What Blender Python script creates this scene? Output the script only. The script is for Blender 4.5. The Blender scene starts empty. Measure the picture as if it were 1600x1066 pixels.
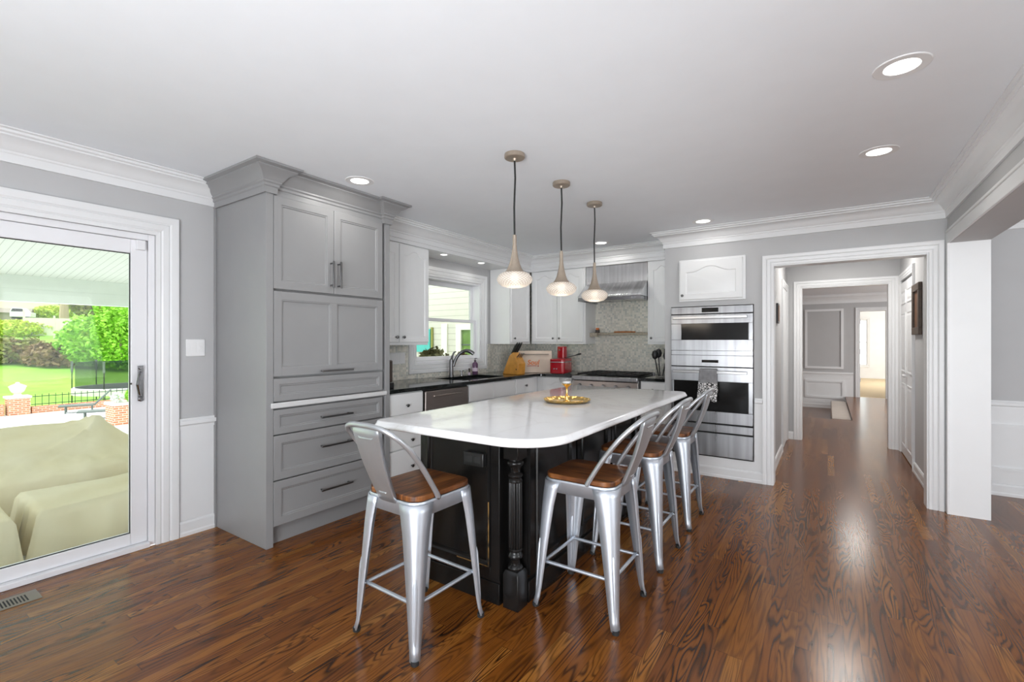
import bpy, bmesh, math, random
from mathutils import Vector, Matrix
random.seed(7)
PI = math.pi
SC = bpy.context.scene
COL = SC.collection

# ------------------------------------------------------------------ camera
cam = bpy.data.cameras.new('camera'); camo = bpy.data.objects.new('camera', cam); COL.objects.link(camo)
cam.sensor_width = 36.0; cam.lens = 731.0 / 1600.0 * 36.0; cam.clip_start = 0.05; cam.clip_end = 300
camo.location = (0, 0, 1.30); camo.rotation_euler = (PI / 2, 0, 0.5935)
SC.camera = camo
# ------------------------------------------------------------------ world, sun, added fill lamps, exposure
SC.view_settings.view_transform = 'Standard'; SC.view_settings.look = 'None'
SC.view_settings.gamma = 1.0; SC.view_settings.use_curve_mapping = False
SC.view_settings.exposure = 0.54
SC.cycles.use_denoising = True
SC.cycles.max_bounces = 10; SC.cycles.diffuse_bounces = 6; SC.cycles.glossy_bounces = 5
SC.cycles.transparent_max_bounces = 16; SC.cycles.transmission_bounces = 6
SC.cycles.sample_clamp_indirect = 6.0
SC.cycles.caustics_reflective = False; SC.cycles.caustics_refractive = False
wd = bpy.data.worlds.new('world'); SC.world = wd; wd.use_nodes = True
bgn = wd.node_tree.nodes['Background']
bgn.inputs[0].default_value = (0.93, 0.97, 1.0, 1); bgn.inputs[1].default_value = 2.0
def sun_light(energy, direction):
    l = bpy.data.lights.new('sun', 'SUN'); l.energy = energy; l.angle = math.radians(2); l.color = (1, 0.97, 0.9)
    o = bpy.data.objects.new('sun', l); COL.objects.link(o)
    o.rotation_euler = Vector(direction).to_track_quat('-Z', 'Y').to_euler()
sun_light(1.0, (0.30, 0.55, -0.78))
def area_light(name, loc, direction, sx, sy, power, color=(1, 1, 1), spread=PI):
    l = bpy.data.lights.new(name, 'AREA'); l.shape = 'RECTANGLE'; l.size = sx; l.size_y = sy
    l.energy = power; l.color = color; l.spread = spread
    o = bpy.data.objects.new(name, l); COL.objects.link(o); o.location = loc
    o.rotation_euler = Vector(direction).to_track_quat('-Z', 'Y').to_euler()
    return o
# added fill lamps out of view, most of them at invented wall openings
area_light('rear_fill', (0.85, -2.45, 1.35), (-0.25, 1, 0.45), 2.9, 1.9, 70, (0.94, 0.97, 1))
area_light('flash_fill', (0.1, -1.5, 0.7), (0.1, 0.85, 1), 2.6, 1.4, 118, (0.92, 0.96, 1))  # added upward lamp, stands in for a flash bounced off the ceiling
area_light('dining_fill', (4.4, 1.5, 1.4), (-1, 0, 0.6), 3.0, 1.8, 50, (0.94, 0.97, 1))
area_light('foyer_fill', (3.6, 11.0, 1.4), (-1, 0, 0), 1.6, 1.6, 60, (1, 0.99, 0.97))
area_light('far_room_fill', (3.2, 17.5, 1.5), (-1, 0, -0.1), 2.5, 1.8, 80, (1, 0.99, 0.97))

# ------------------------------------------------------------------ material helpers
MATS = {}
class NT:
    def __init__(s, name):
        s.m = bpy.data.materials.new(name); s.m.use_nodes = True; s.t = s.m.node_tree
        s.b = s.t.nodes['Principled BSDF']; s.out = s.t.nodes['Material Output']
    def n(s, typ, **kw):
        nd = s.t.nodes.new(typ)
        for k, v in kw.items(): setattr(nd, k, v)
        return nd
    def l(s, a, b): s.t.links.new(a, b)
    def val(s, x, sock):
        if isinstance(x, (int, float)): sock.default_value = x
        elif isinstance(x, tuple): sock.default_value = x
        else: s.l(x, sock)
    def math(s, op, a, b=0.0, c=None):
        nd = s.n('ShaderNodeMath', operation=op); s.val(a, nd.inputs[0]); s.val(b, nd.inputs[1])
        if c is not None: s.val(c, nd.inputs[2])
        return nd.outputs[0]
    def pos(s):
        return s.n('ShaderNodeNewGeometry').outputs['Position']
    def objco(s):
        return s.n('ShaderNodeTexCoord').outputs['Object']
    def sep(s, v):
        nd = s.n('ShaderNodeSeparateXYZ'); s.l(v, nd.inputs[0]); return nd.outputs
    def comb(s, x, y, z):
        nd = s.n('ShaderNodeCombineXYZ')
        for i, q in enumerate((x, y, z)): s.val(q, nd.inputs[i])
        return nd.outputs[0]
    def noise(s, v, scale, detail=2.0, rough=0.5, dist=0.0):
        nd = s.n('ShaderNodeTexNoise'); s.l(v, nd.inputs['Vector'])
        nd.inputs['Scale'].default_value = scale; nd.inputs['Detail'].default_value = detail
        nd.inputs['Roughness'].default_value = rough; nd.inputs['Distortion'].default_value = dist
        return nd.outputs[0]
    def ramp(s, fac, stops, interp='LINEAR'):
        nd = s.n('ShaderNodeValToRGB'); s.val(fac, nd.inputs[0]); cr = nd.color_ramp; cr.interpolation = interp
        while len(cr.elements) < len(stops): cr.elements.new(0.5)
        for e, (p, c) in zip(cr.elements, stops):
            e.position = p; e.color = c if len(c) == 4 else (*c, 1)
        return nd.outputs[0]
    def mix(s, fac, a, b, blend='MIX'):
        nd = s.n('ShaderNodeMix', data_type='RGBA', blend_type=blend)
        s.val(fac, nd.inputs[0]); s.val(a, nd.inputs[6]); s.val(b, nd.inputs[7]); return nd.outputs[2]
    def bump(s, h, strength=0.2, dist=0.01):
        nd = s.n('ShaderNodeBump'); s.l(h, nd.inputs['Height'])
        nd.inputs['Strength'].default_value = strength; nd.inputs['Distance'].default_value = dist
        s.l(nd.outputs[0], s.b.inputs['Normal'])
    def set(s, **kw):
        for k, v in kw.items(): s.val(v, s.b.inputs[k.replace('_', ' ')])
def hx(h):
    c = [int(h[i:i + 2], 16) / 255 for i in (0, 2, 4)]
    return tuple((x / 12.92 if x <= 0.04045 else ((x + 0.055) / 1.055) ** 2.4) for x in c) + (1.0,)
def c4(r, g=None, b=None):
    return (r, r, r, 1) if g is None else (r, g, b, 1)
def paint(name, col, rough=0.5, var=0.04, scale=6.0, metal=0.0, bump=0.0, bscale=200.0, **kw):
    t = NT(name); p = t.pos()
    f = t.noise(p, scale, 3)
    dk = tuple(x * (1 - var) for x in col[:3]) + (1,); lt = tuple(min(1, x * (1 + var)) for x in col[:3]) + (1,)
    t.set(Base_Color=t.ramp(f, [(0.3, dk), (0.7, lt)]), Roughness=rough, Metallic=metal)
    for k, v in kw.items(): t.set(**{k: v})
    if bump: t.bump(t.noise(p, bscale, 2), bump, 0.002)
    MATS[name] = t.m; return t.m
def brushed(name, col, rough=0.28, stretch=(2, 2, 160), var=0.06, metal=1.0, aniso=0.0):
    t = NT(name); p = t.pos(); mp = t.n('ShaderNodeMapping'); t.l(p, mp.inputs[0]); mp.inputs['Scale'].default_value = stretch
    f = t.noise(mp.outputs[0], 3, 3)
    dk = tuple(x * (1 - var) for x in col[:3]) + (1,); lt = tuple(min(1, x * (1 + var)) for x in col[:3]) + (1,)
    t.set(Base_Color=t.ramp(f, [(0.3, dk), (0.7, lt)]), Metallic=metal)
    t.set(Roughness=t.math('MULTIPLY_ADD', f, 0.12, rough - 0.06))
    if aniso:
        tg = t.n('ShaderNodeTangent', direction_type='RADIAL', axis='Z'); t.l(tg.outputs[0], t.b.inputs['Tangent']); t.set(Anisotropic=aniso)
    MATS[name] = t.m; return t.m
def glow(name, col, strength):
    t = NT(name); t.set(Base_Color=col, Roughness=0.4)
    f = t.noise(t.pos(), 40, 1)
    t.val(t.ramp(f, [(0, tuple(x * 0.97 for x in col[:3])), (1, col)]), t.b.inputs['Emission Color']); t.b.inputs['Emission Strength'].default_value = strength
    MATS[name] = t.m; return t.m
def pane(name, tint=(0.94, 0.97, 0.95), rough=0.02, fac=0.06):
    t = NT(name); tr = t.n('ShaderNodeBsdfTransparent'); gl = t.n('ShaderNodeBsdfGlossy'); mx = t.n('ShaderNodeMixShader')
    f = t.noise(t.pos(), 1.5, 1)
    t.l(t.ramp(f, [(0, tuple(x * 0.98 for x in tint)), (1, tint)]), tr.inputs[0])
    gl.inputs['Roughness'].default_value = rough
    lw = t.n('ShaderNodeLayerWeight'); lw.inputs[0].default_value = 0.5
    t.l(t.math('MULTIPLY_ADD', t.math('POWER', lw.outputs['Facing'], 5.0), 0.6, 0.012), mx.inputs[0]); t.l(tr.outputs[0], mx.inputs[1]); t.l(gl.outputs[0], mx.inputs[2])
    t.l(mx.outputs[0], t.out.inputs[0]); MATS[name] = t.m; return t.m

paint('ceiling_paint', c4(0.85, 0.88, 0.915), 0.8, 0.01)
paint('wall_paint', c4(0.48, 0.48, 0.484), 0.6, 0.015)
paint('trim_paint', c4(0.755, 0.76, 0.765), 0.35, 0.01)
paint('white_cabinet', c4(0.80, 0.805, 0.805), 0.35, 0.012)
paint('grey_cabinet', c4(0.275, 0.275, 0.277), 0.38, 0.02)
paint('grey_ledge', c4(0.62), 0.35, 0.02)
paint('shadow_gap', c4(0.03), 0.8, 0.05)
paint('white_vinyl', c4(0.80, 0.80, 0.82), 0.3, 0.01)
paint('white_plastic', c4(0.8), 0.35, 0.01)
paint('black_rubber', c4(0.015), 0.7, 0.1)
paint('black_plastic', c4(0.02), 0.3, 0.1)
paint('black_metal', c4(0.03), 0.45, 0.1, metal=0.4)
paint('black_enamel', c4(0.012), 0.12, 0.1)
paint('dark_void', c4(0.02), 0.9, 0.1)
brushed('steel', c4(0.31, 0.31, 0.32), 0.30, (9, .5, 0.3), 0.16, aniso=0.75)
brushed('steel_vertical', c4(0.78, 0.78, 0.79), 0.24, (9, .5, 0.3), 0.16, aniso=0.8)  # brushed streaks in the colour also imitate bright streaks of light
brushed('steel_warm', c4(0.42, 0.37, 0.34), 0.32, (2, 2, 120), 0.06)
brushed('handle_steel', c4(0.62, 0.62, 0.63), 0.30, (40, 40, 40), 0.04)
brushed('handle_metal', c4(0.22, 0.22, 0.225), 0.35, (40, 40, 40), 0.05)
brushed('knob_metal', c4(0.16, 0.16, 0.16), 0.3, (40, 40, 40), 0.05)
brushed('galvanised', c4(0.60, 0.64, 0.70), 0.42, (5, 5, 1), 0.05, metal=0.75)
brushed('back_metal', c4(0.50, 0.52, 0.545), 0.36, (5, 5, 1), 0.06, metal=0.75)
brushed('faucet_metal', c4(0.17, 0.17, 0.175), 0.33, (30, 30, 30), 0.05)
brushed('chrome_dark', c4(0.33, 0.33, 0.34), 0.2, (30, 30, 30), 0.05)
brushed('taupe_metal', c4(0.42, 0.35, 0.28), 0.38, (30, 30, 30), 0.05, metal=0.6)
brushed('gold', c4(0.86, 0.58, 0.20), 0.22, (60, 60, 60), 0.12)
brushed('copper', c4(0.80, 0.45, 0.26), 0.25, (60, 60, 60), 0.1)
pane('door_glass', (0.96, 0.985, 0.965)); pane('window_glass', (0.97, 0.99, 0.97)); pane('clear_glass', (0.95, 0.95, 0.95))
glow('lamp_glow', (1.0, 0.98, 0.95, 1), 2.2); glow('bulb_glow', (1.0, 0.86, 0.66, 1), 3.0)
def m_floor():
    t = NT('oak_floor'); p = t.pos(); x, y, z = t.sep(p)
    W = 0.0575; L = 0.95
    u = t.math('DIVIDE', x, W); row = t.math('FLOOR', u)
    wn = t.n('ShaderNodeTexWhiteNoise', noise_dimensions='1D'); t.l(row, wn.inputs['W'])
    v = t.math('ADD', t.math('DIVIDE', y, L), t.math('MULTIPLY', wn.outputs[0], 7.3)); idv = t.math('FLOOR', v)
    w2 = t.n('ShaderNodeTexWhiteNoise', noise_dimensions='2D'); t.l(t.comb(row, idv, 0.0), w2.inputs['Vector'])
    rnd = w2.outputs[0]; rc = t.sep(w2.outputs[1])
    # growth-ring figure: contour lines of a stretched noise, moved per plank
    gx = t.math('ADD', t.math('MULTIPLY', x, 8.0), t.math('MULTIPLY', rc[0], 37.0))
    gy = t.math('ADD', t.math('MULTIPLY', y, t.math('MULTIPLY_ADD', rc[2], 0.9, 0.35)), t.math('MULTIPLY', rc[1], 53.0))
    g = t.comb(gx, gy, t.math('MULTIPLY', rc[2], 11.0))
    f = t.noise(g, 1.0, 2.0, 0.45, 0.25)
    ring = t.math('MULTIPLY_ADD', t.math('SINE', t.math('MULTIPLY', f, t.math('MULTIPLY_ADD', rc[0], 90.0, 110.0))), 0.5, 0.5)
    ring = t.math('POWER', ring, 2.2)
    pore = t.noise(t.comb(t.math('MULTIPLY', x, 260.0), t.math('MULTIPLY', y, 9.0), rnd), 1.0, 3, 0.6)
    patch = t.noise(t.comb(t.math('MULTIPLY', x, 9.0), t.math('MULTIPLY', y, 1.6), rc[0]), 1.0, 3)
    big = t.noise(p, 0.7, 2)
    base = t.ramp(rnd, [(0.0, hx('6d3d17')), (0.3, hx('794618')), (0.6, hx('824c1a')), (0.85, hx('8c5620')), (1.0, hx('9e682d'))])
    dark = t.ramp(rnd, [(0.0, hx('1c0d05')), (1.0, hx('281406'))])
    amt = t.math('MULTIPLY', ring, t.math('MULTIPLY_ADD', t.ramp(patch, [(0.38, (0, 0, 0)), (0.62, (1, 1, 1))]), 0.66, 0.28))
    c = t.mix(amt, base, dark)
    c = t.mix(t.math('MULTIPLY', t.ramp(pore, [(0.5, (0, 0, 0)), (0.75, (1, 1, 1))]), 0.35), c, dark)
    c = t.mix(t.math('MULTIPLY', t.ramp(big, [(0.35, (0, 0, 0)), (0.7, (1, 1, 1))]), 0.2), c, hx('43210f'))
    fu = t.math('FRACT', u); fv = t.math('FRACT', v)
    gap = t.math('MAXIMUM', t.math('LESS_THAN', t.math('MINIMUM', fu, t.math('SUBTRACT', 1.0, fu)), 0.012),
                 t.math('LESS_THAN', t.math('MINIMUM', fv, t.math('SUBTRACT', 1.0, fv)), 0.0012))
    c = t.mix(t.math('MULTIPLY', gap, 0.6), c, hx('1c100a'))
    t.set(Base_Color=c, Roughness=t.math('MULTIPLY_ADD', pore, 0.10, 0.17), Specular_IOR_Level=0.35)
    h = t.math('SUBTRACT', t.math('MULTIPLY', amt, -0.3), t.math('MULTIPLY', gap, 1.0))
    t.bump(h, 0.06, 0.001)
    MATS['oak_floor'] = t.m
m_floor()
def m_seat():
    t = NT('seat_wood'); p = t.objco(); x, y, z = t.sep(p)
    row = t.math('FLOOR', t.math('MULTIPLY', x, 22.0))
    wn = t.n('ShaderNodeTexWhiteNoise', noise_dimensions='1D'); t.l(row, wn.inputs['W'])
    f = t.noise(t.comb(t.math('MULTIPLY', x, 60.0), t.math('MULTIPLY', y, 5.0), t.math('MULTIPLY', wn.outputs[0], 9.0)), 1.0, 3, 0.6)
    c = t.ramp(f, [(0.36, hx('3d2010')), (0.5, hx('6d3f1c')), (0.66, hx('9a6232'))])
    c = t.mix(t.math('MULTIPLY', wn.outputs[0], 0.35), c, hx('5c3418'))
    t.set(Base_Color=c, Roughness=0.4); t.bump(f, 0.1, 0.001); MATS['seat_wood'] = t.m
m_seat()
def m_quartz():
    t = NT('white_quartz'); p = t.pos()
    f = t.noise(p, 2.2, 6, 0.6, 1.2)
    v = t.math('ABSOLUTE', t.math('SUBTRACT', f, 0.5))
    c = t.ramp(v, [(0.0, (0.78, 0.77, 0.77)), (0.02, (0.83, 0.83, 0.84)), (0.1, (0.85, 0.85, 0.86))])
    t.set(Base_Color=c, Roughness=0.09, Coat_Weight=0.2, Coat_Roughness=0.05); MATS['white_quartz'] = t.m
m_quartz()
def m_granite():
    t = NT('black_granite'); p = t.pos()
    f = t.noise(p, 160, 3, 0.7)
    c = t.ramp(f, [(0.45, (0.006, 0.007, 0.007)), (0.62, (0.02, 0.024, 0.023)), (0.75, (0.10, 0.11, 0.10))])
    t.set(Base_Color=c, Roughness=0.07); MATS['black_granite'] = t.m
m_granite()
def m_tile():
    t = NT('mosaic_tile'); p = t.pos(); x, y, z = t.sep(p)
    s = t.math('ADD', x, y)   # runs along either wall
    S = 0.0235
    a = t.math('DIVIDE', s, S); b = t.math('DIVIDE', z, S); ia = t.math('FLOOR', a); ib = t.math('FLOOR', b)
    wn = t.n('ShaderNodeTexWhiteNoise', noise_dimensions='2D'); t.l(t.comb(ia, ib, 0.0), wn.inputs['Vector'])
    c = t.ramp(wn.outputs[0], [(0.0, hx('c6c8c0')), (0.18, hx('d6d6cb')), (0.42, hx('e6e3d7')), (0.65, hx('ece8dd')), (0.85, hx('d6d3c7')), (1.0, hx('f4f1ea'))], 'CONSTANT')
    fa = t.math('FRACT', a); fb = t.math('FRACT', b)
    e = t.math('MINIMUM', t.math('MINIMUM', fa, t.math('SUBTRACT', 1.0, fa)), t.math('MINIMUM', fb, t.math('SUBTRACT', 1.0, fb)))
    g = t.math('LESS_THAN', e, 0.06)
    c = t.mix(g, c, hx('d8d5cb'))
    t.set(Base_Color=c, Roughness=t.math('MULTIPLY_ADD', g, 0.5, 0.16)); t.bump(t.math('SUBTRACT', 1.0, g), 0.2, 0.001)
    MATS['mosaic_tile'] = t.m
m_tile()
def m_black():
    t = NT('black_paint'); p = t.pos()
    f = t.noise(p, 5, 3)
    t.set(Base_Color=t.ramp(f, [(0.3, c4(0.006)), (0.7, c4(0.011, 0.010, 0.0095))]), Roughness=0.26, Specular_IOR_Level=0.35); MATS['black_paint'] = t.m
    t = NT('worn_edge'); p = t.pos(); f = t.noise(p, 9, 4, 0.6)
    t.set(Base_Color=t.ramp(f, [(0.42, c4(0.014)), (0.52, hx('8a6a3c'))]), Roughness=0.35); MATS['worn_edge'] = t.m
m_black()
def m_shade():
    t = NT('cut_glass'); o = t.objco(); x, y, z = t.sep(o)
    ang = t.math('MULTIPLY', t.math('ARCTAN2', y, x), 14.0 / PI * 1.0)
    zz = t.math('MULTIPLY', z, 75.0)
    a = t.math('PINGPONG', t.math('ADD', ang, zz), 0.5); b = t.math('PINGPONG', t.math('SUBTRACT', ang, zz), 0.5)
    h = t.math('MINIMUM', a, b)
    k = t.math('MULTIPLY', h, 2.0)
    c = t.ramp(k, [(0.0, (0.55, 0.47, 0.40)), (0.5, (0.92, 0.88, 0.82))])
    t.set(Base_Color=c, Roughness=0.25, Transmission_Weight=0.35, IOR=1.2)
    t.val(t.ramp(k, [(0.0, (0.45, 0.34, 0.25)), (0.5, (1.0, 0.90, 0.78))]), t.b.inputs['Emission Color'])
    t.b.inputs['Emission Strength'].default_value = 0.12
    t.bump(k, 0.5, 0.004); MATS['cut_glass'] = t.m
m_shade()
def m_brick():
    t = NT('brick'); p = t.pos(); x, y, z = t.sep(p)
    br = t.n('ShaderNodeTexBrick'); t.l(t.comb(t.math('ADD', x, y), z, 0.0), br.inputs['Vector'])
    br.inputs['Color1'].default_value = hx('c98a63'); br.inputs['Color2'].default_value = hx('b57050'); br.inputs['Mortar'].default_value = hx('cfc2b2')
    br.inputs['Scale'].default_value = 1.0; br.inputs['Brick Width'].default_value = 0.21; br.inputs['Row Height'].default_value = 0.072; br.inputs['Mortar Size'].default_value = 0.010
    t.set(Base_Color=br.outputs[0], Roughness=0.85); MATS['brick'] = t.m
m_brick()
def m_siding(name, c0, c1, axis='z', step=0.11):
    t = NT(name); p = t.pos(); s = t.sep(p)['XYZ'.index(axis.upper())]
    f = t.math('FRACT', t.math('DIVIDE', s, step))
    n = t.noise(p, 8, 2)
    c = t.mix(t.math('LESS_THAN', f, 0.09), t.ramp(n, [(0.3, c0), (0.7, tuple(min(1, q * 1.04) for q in c0[:3]))]), c1)
    t.set(Base_Color=c, Roughness=0.6); t.bump(f, 0.3, 0.01); MATS[name] = t.m
m_siding('cream_siding', c4(0.62, 0.61, 0.53), c4(0.42, 0.41, 0.35))
m_siding('beadboard', c4(0.74, 0.77, 0.70), c4(0.50, 0.54, 0.47), 'y', 0.085)
def m_grass():
    t = NT('lawn_grass'); p = t.pos(); f = t.noise(p, 0.35, 5, 0.65); g = t.noise(p, 25, 2)
    c = t.ramp(t.math('MULTIPLY_ADD', g, 0.3, t.math('MULTIPLY', f, 0.8)), [(0.3, hx('6ba32c')), (0.55, hx('83b83a')), (0.75, hx('97c94a'))])
    t.set(Base_Color=c, Roughness=0.9); MATS['lawn_grass'] = t.m
m_grass()
def m_cloth():
    t = NT('patio_cover'); p = t.pos(); f = t.noise(p, 2.5, 4); w = t.noise(p, 180, 2)
    t.set(Base_Color=t.ramp(f, [(0.3, hx('ddd0b0')), (0.7, hx('e6dcc4'))]), Roughness=0.8); t.bump(f, 0.4, 0.05); MATS['patio_cover'] = t.m
m_cloth()
def m_leaf(name, a, b):
    t = NT(name); f = t.noise(t.pos(), 1.7, 3)
    t.set(Base_Color=t.ramp(f, [(0.3, hx(a)), (0.7, hx(b))]), Roughness=0.7); MATS[name] = t.m
m_leaf('leaf_lime', '79b32c', 'aad94c'); m_leaf('leaf_olive', '6f7a38', 'a3a05a'); m_leaf('leaf_brown', '6d5a3e', '9c8156'); m_leaf('leaf_yellow', 'a8bf3a', 'd0d95c'); m_leaf('leaf_succulent', '5a5a3c', '7a7348')
def m_towel():
    t = NT('floral_towel'); o = t.objco(); x, y, z = t.sep(o)
    vo = t.n('ShaderNodeTexVoronoi', feature='DISTANCE_TO_EDGE'); t.l(t.comb(t.math('MULTIPLY', x, 1.0), y, z), vo.inputs['Vector']); vo.inputs['Scale'].default_value = 42.0
    n = t.noise(o, 30, 3)
    d = t.math('ADD', vo.outputs[0], t.math('MULTIPLY', n, 0.25))
    fl = t.ramp(d, [(0.20, (0.03, 0.03, 0.03)), (0.25, (0.75, 0.74, 0.74)), (0.8, (0.82, 0.81, 0.81))])
    gr = t.ramp(n, [(0.3, (0.22, 0.22, 0.23)), (0.7, (0.30, 0.30, 0.31))])
    c = t.mix(t.math('GREATER_THAN', t.math('ADD', z, t.math('MULTIPLY', n, 0.03)), -0.10), fl, gr)
    t.set(Base_Color=c, Roughness=0.9); MATS['floral_towel'] = t.m
m_towel()
paint('patio_concrete', c4(0.80, 0.80, 0.81), 0.8, 0.05)
paint('porch_white', c4(0.72, 0.77, 0.71), 0.6, 0.03)
paint('teal_paint', hx('4fb7b0'), 0.5, 0.05)
paint('cream_trim', c4(0.85, 0.86, 0.74), 0.5, 0.03)
paint('carpet', hx('c9b594'), 0.95, 0.08, 120, bump=0.3)
paint('stone_step', hx('bdb2a8'), 0.5, 0.05)
paint('bright_wall', c4(0.78), 0.6, 0.02)
paint('knife_wood', hx('c98d3c'), 0.4, 0.16, 14)
paint('tray_wood', hx('d9c6b4'), 0.45, 0.05, 9)
paint('red_enamel', hx('a3101f'), 0.16, 0.05, 8)
paint('dark_brown', hx('4a3f38'), 0.35, 0.1)
paint('letter_orange', hx('e07a3c'), 0.5, 0.05); paint('letter_red', hx('b03a20'), 0.5, 0.05)
paint('purple_liquid', hx('5d3f5c'), 0.25, 0.08)
paint('label_white', hx('cdbccb'), 0.5, 0.03)
paint('art_brown', hx('6b4a34'), 0.5, 0.3, 14); paint('frame_wood', hx('4f4237'), 0.5, 0.18, 30)
paint('wing_pane_reflection', hx('6f8f4a'), 0.15, 0.35, 5); paint('urn_stone', hx('d8d2c4'), 0.8, 0.08); paint('lounge_mesh', hx('5d6660'), 0.6, 0.08); paint('pad_white', hx('d5dbd0'), 0.7, 0.08)  # wing pane: green garden reflections painted into its colour
paint('bark', hx('b09a84'), 0.9, 0.2); paint('shed_roof', hx('8d8478'), 0.8, 0.1); paint('house_wall', hx('e8dcc6'), 0.7, 0.05); paint('roof_grey', hx('c6c2bb'), 0.8, 0.05)
paint('vent_metal', hx('8a8378'), 0.5, 0.06, metal=0.3); paint('shelf_stone', hx('a9a08f'), 0.35, 0.2, 40)
paint('board_wood', hx('b97846'), 0.4, 0.2, 25)
t_ = NT('net_mesh'); tr_ = t_.n('ShaderNodeBsdfTransparent'); df_ = t_.n('ShaderNodeBsdfDiffuse'); mx_ = t_.n('ShaderNodeMixShader')
df_.inputs[0].default_value = (0.02, 0.03, 0.03, 1)
t_.l(t_.math('MULTIPLY_ADD', t_.noise(t_.pos(), 3, 2), 0.1, 0.42), mx_.inputs[0]); t_.l(tr_.outputs[0], mx_.inputs[1]); t_.l(df_.outputs[0], mx_.inputs[2]); t_.l(mx_.outputs[0], t_.out.inputs[0]); MATS['net_mesh'] = t_.m

# ------------------------------------------------------------------ mesh helpers
ORG = {}
def tag(o, label=None, cat=None, group=None, kind=None):
    if label: o['label'] = label
    if cat: o['category'] = cat
    if group: o['group'] = group
    if kind: o['kind'] = kind
    return o
def thing(name, label, cat, loc=(0, 0, 0), rz=0.0, group=None, kind=None):
    o = bpy.data.objects.new(name, None); COL.objects.link(o); o.empty_display_size = 0.1
    o.location = loc; o.rotation_euler = (0, 0, rz); ORG[o.name] = Vector(loc)
    return tag(o, label, cat, group, kind)
def FR(o, face):
    """frame whose local x runs along a front, y into it, z up; face = the world direction the front looks to"""
    ux, uy = {'-Y': ((1, 0, 0), (0, 1, 0)), '+X': ((0, 1, 0), (-1, 0, 0)), '-X': ((0, -1, 0), (1, 0, 0)), '+Y': ((-1, 0, 0), (0, -1, 0))}[face]
    return Matrix(((ux[0], uy[0], 0, o[0]), (ux[1], uy[1], 0, o[1]), (0, 0, 1, o[2]), (0, 0, 0, 1)))
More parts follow.
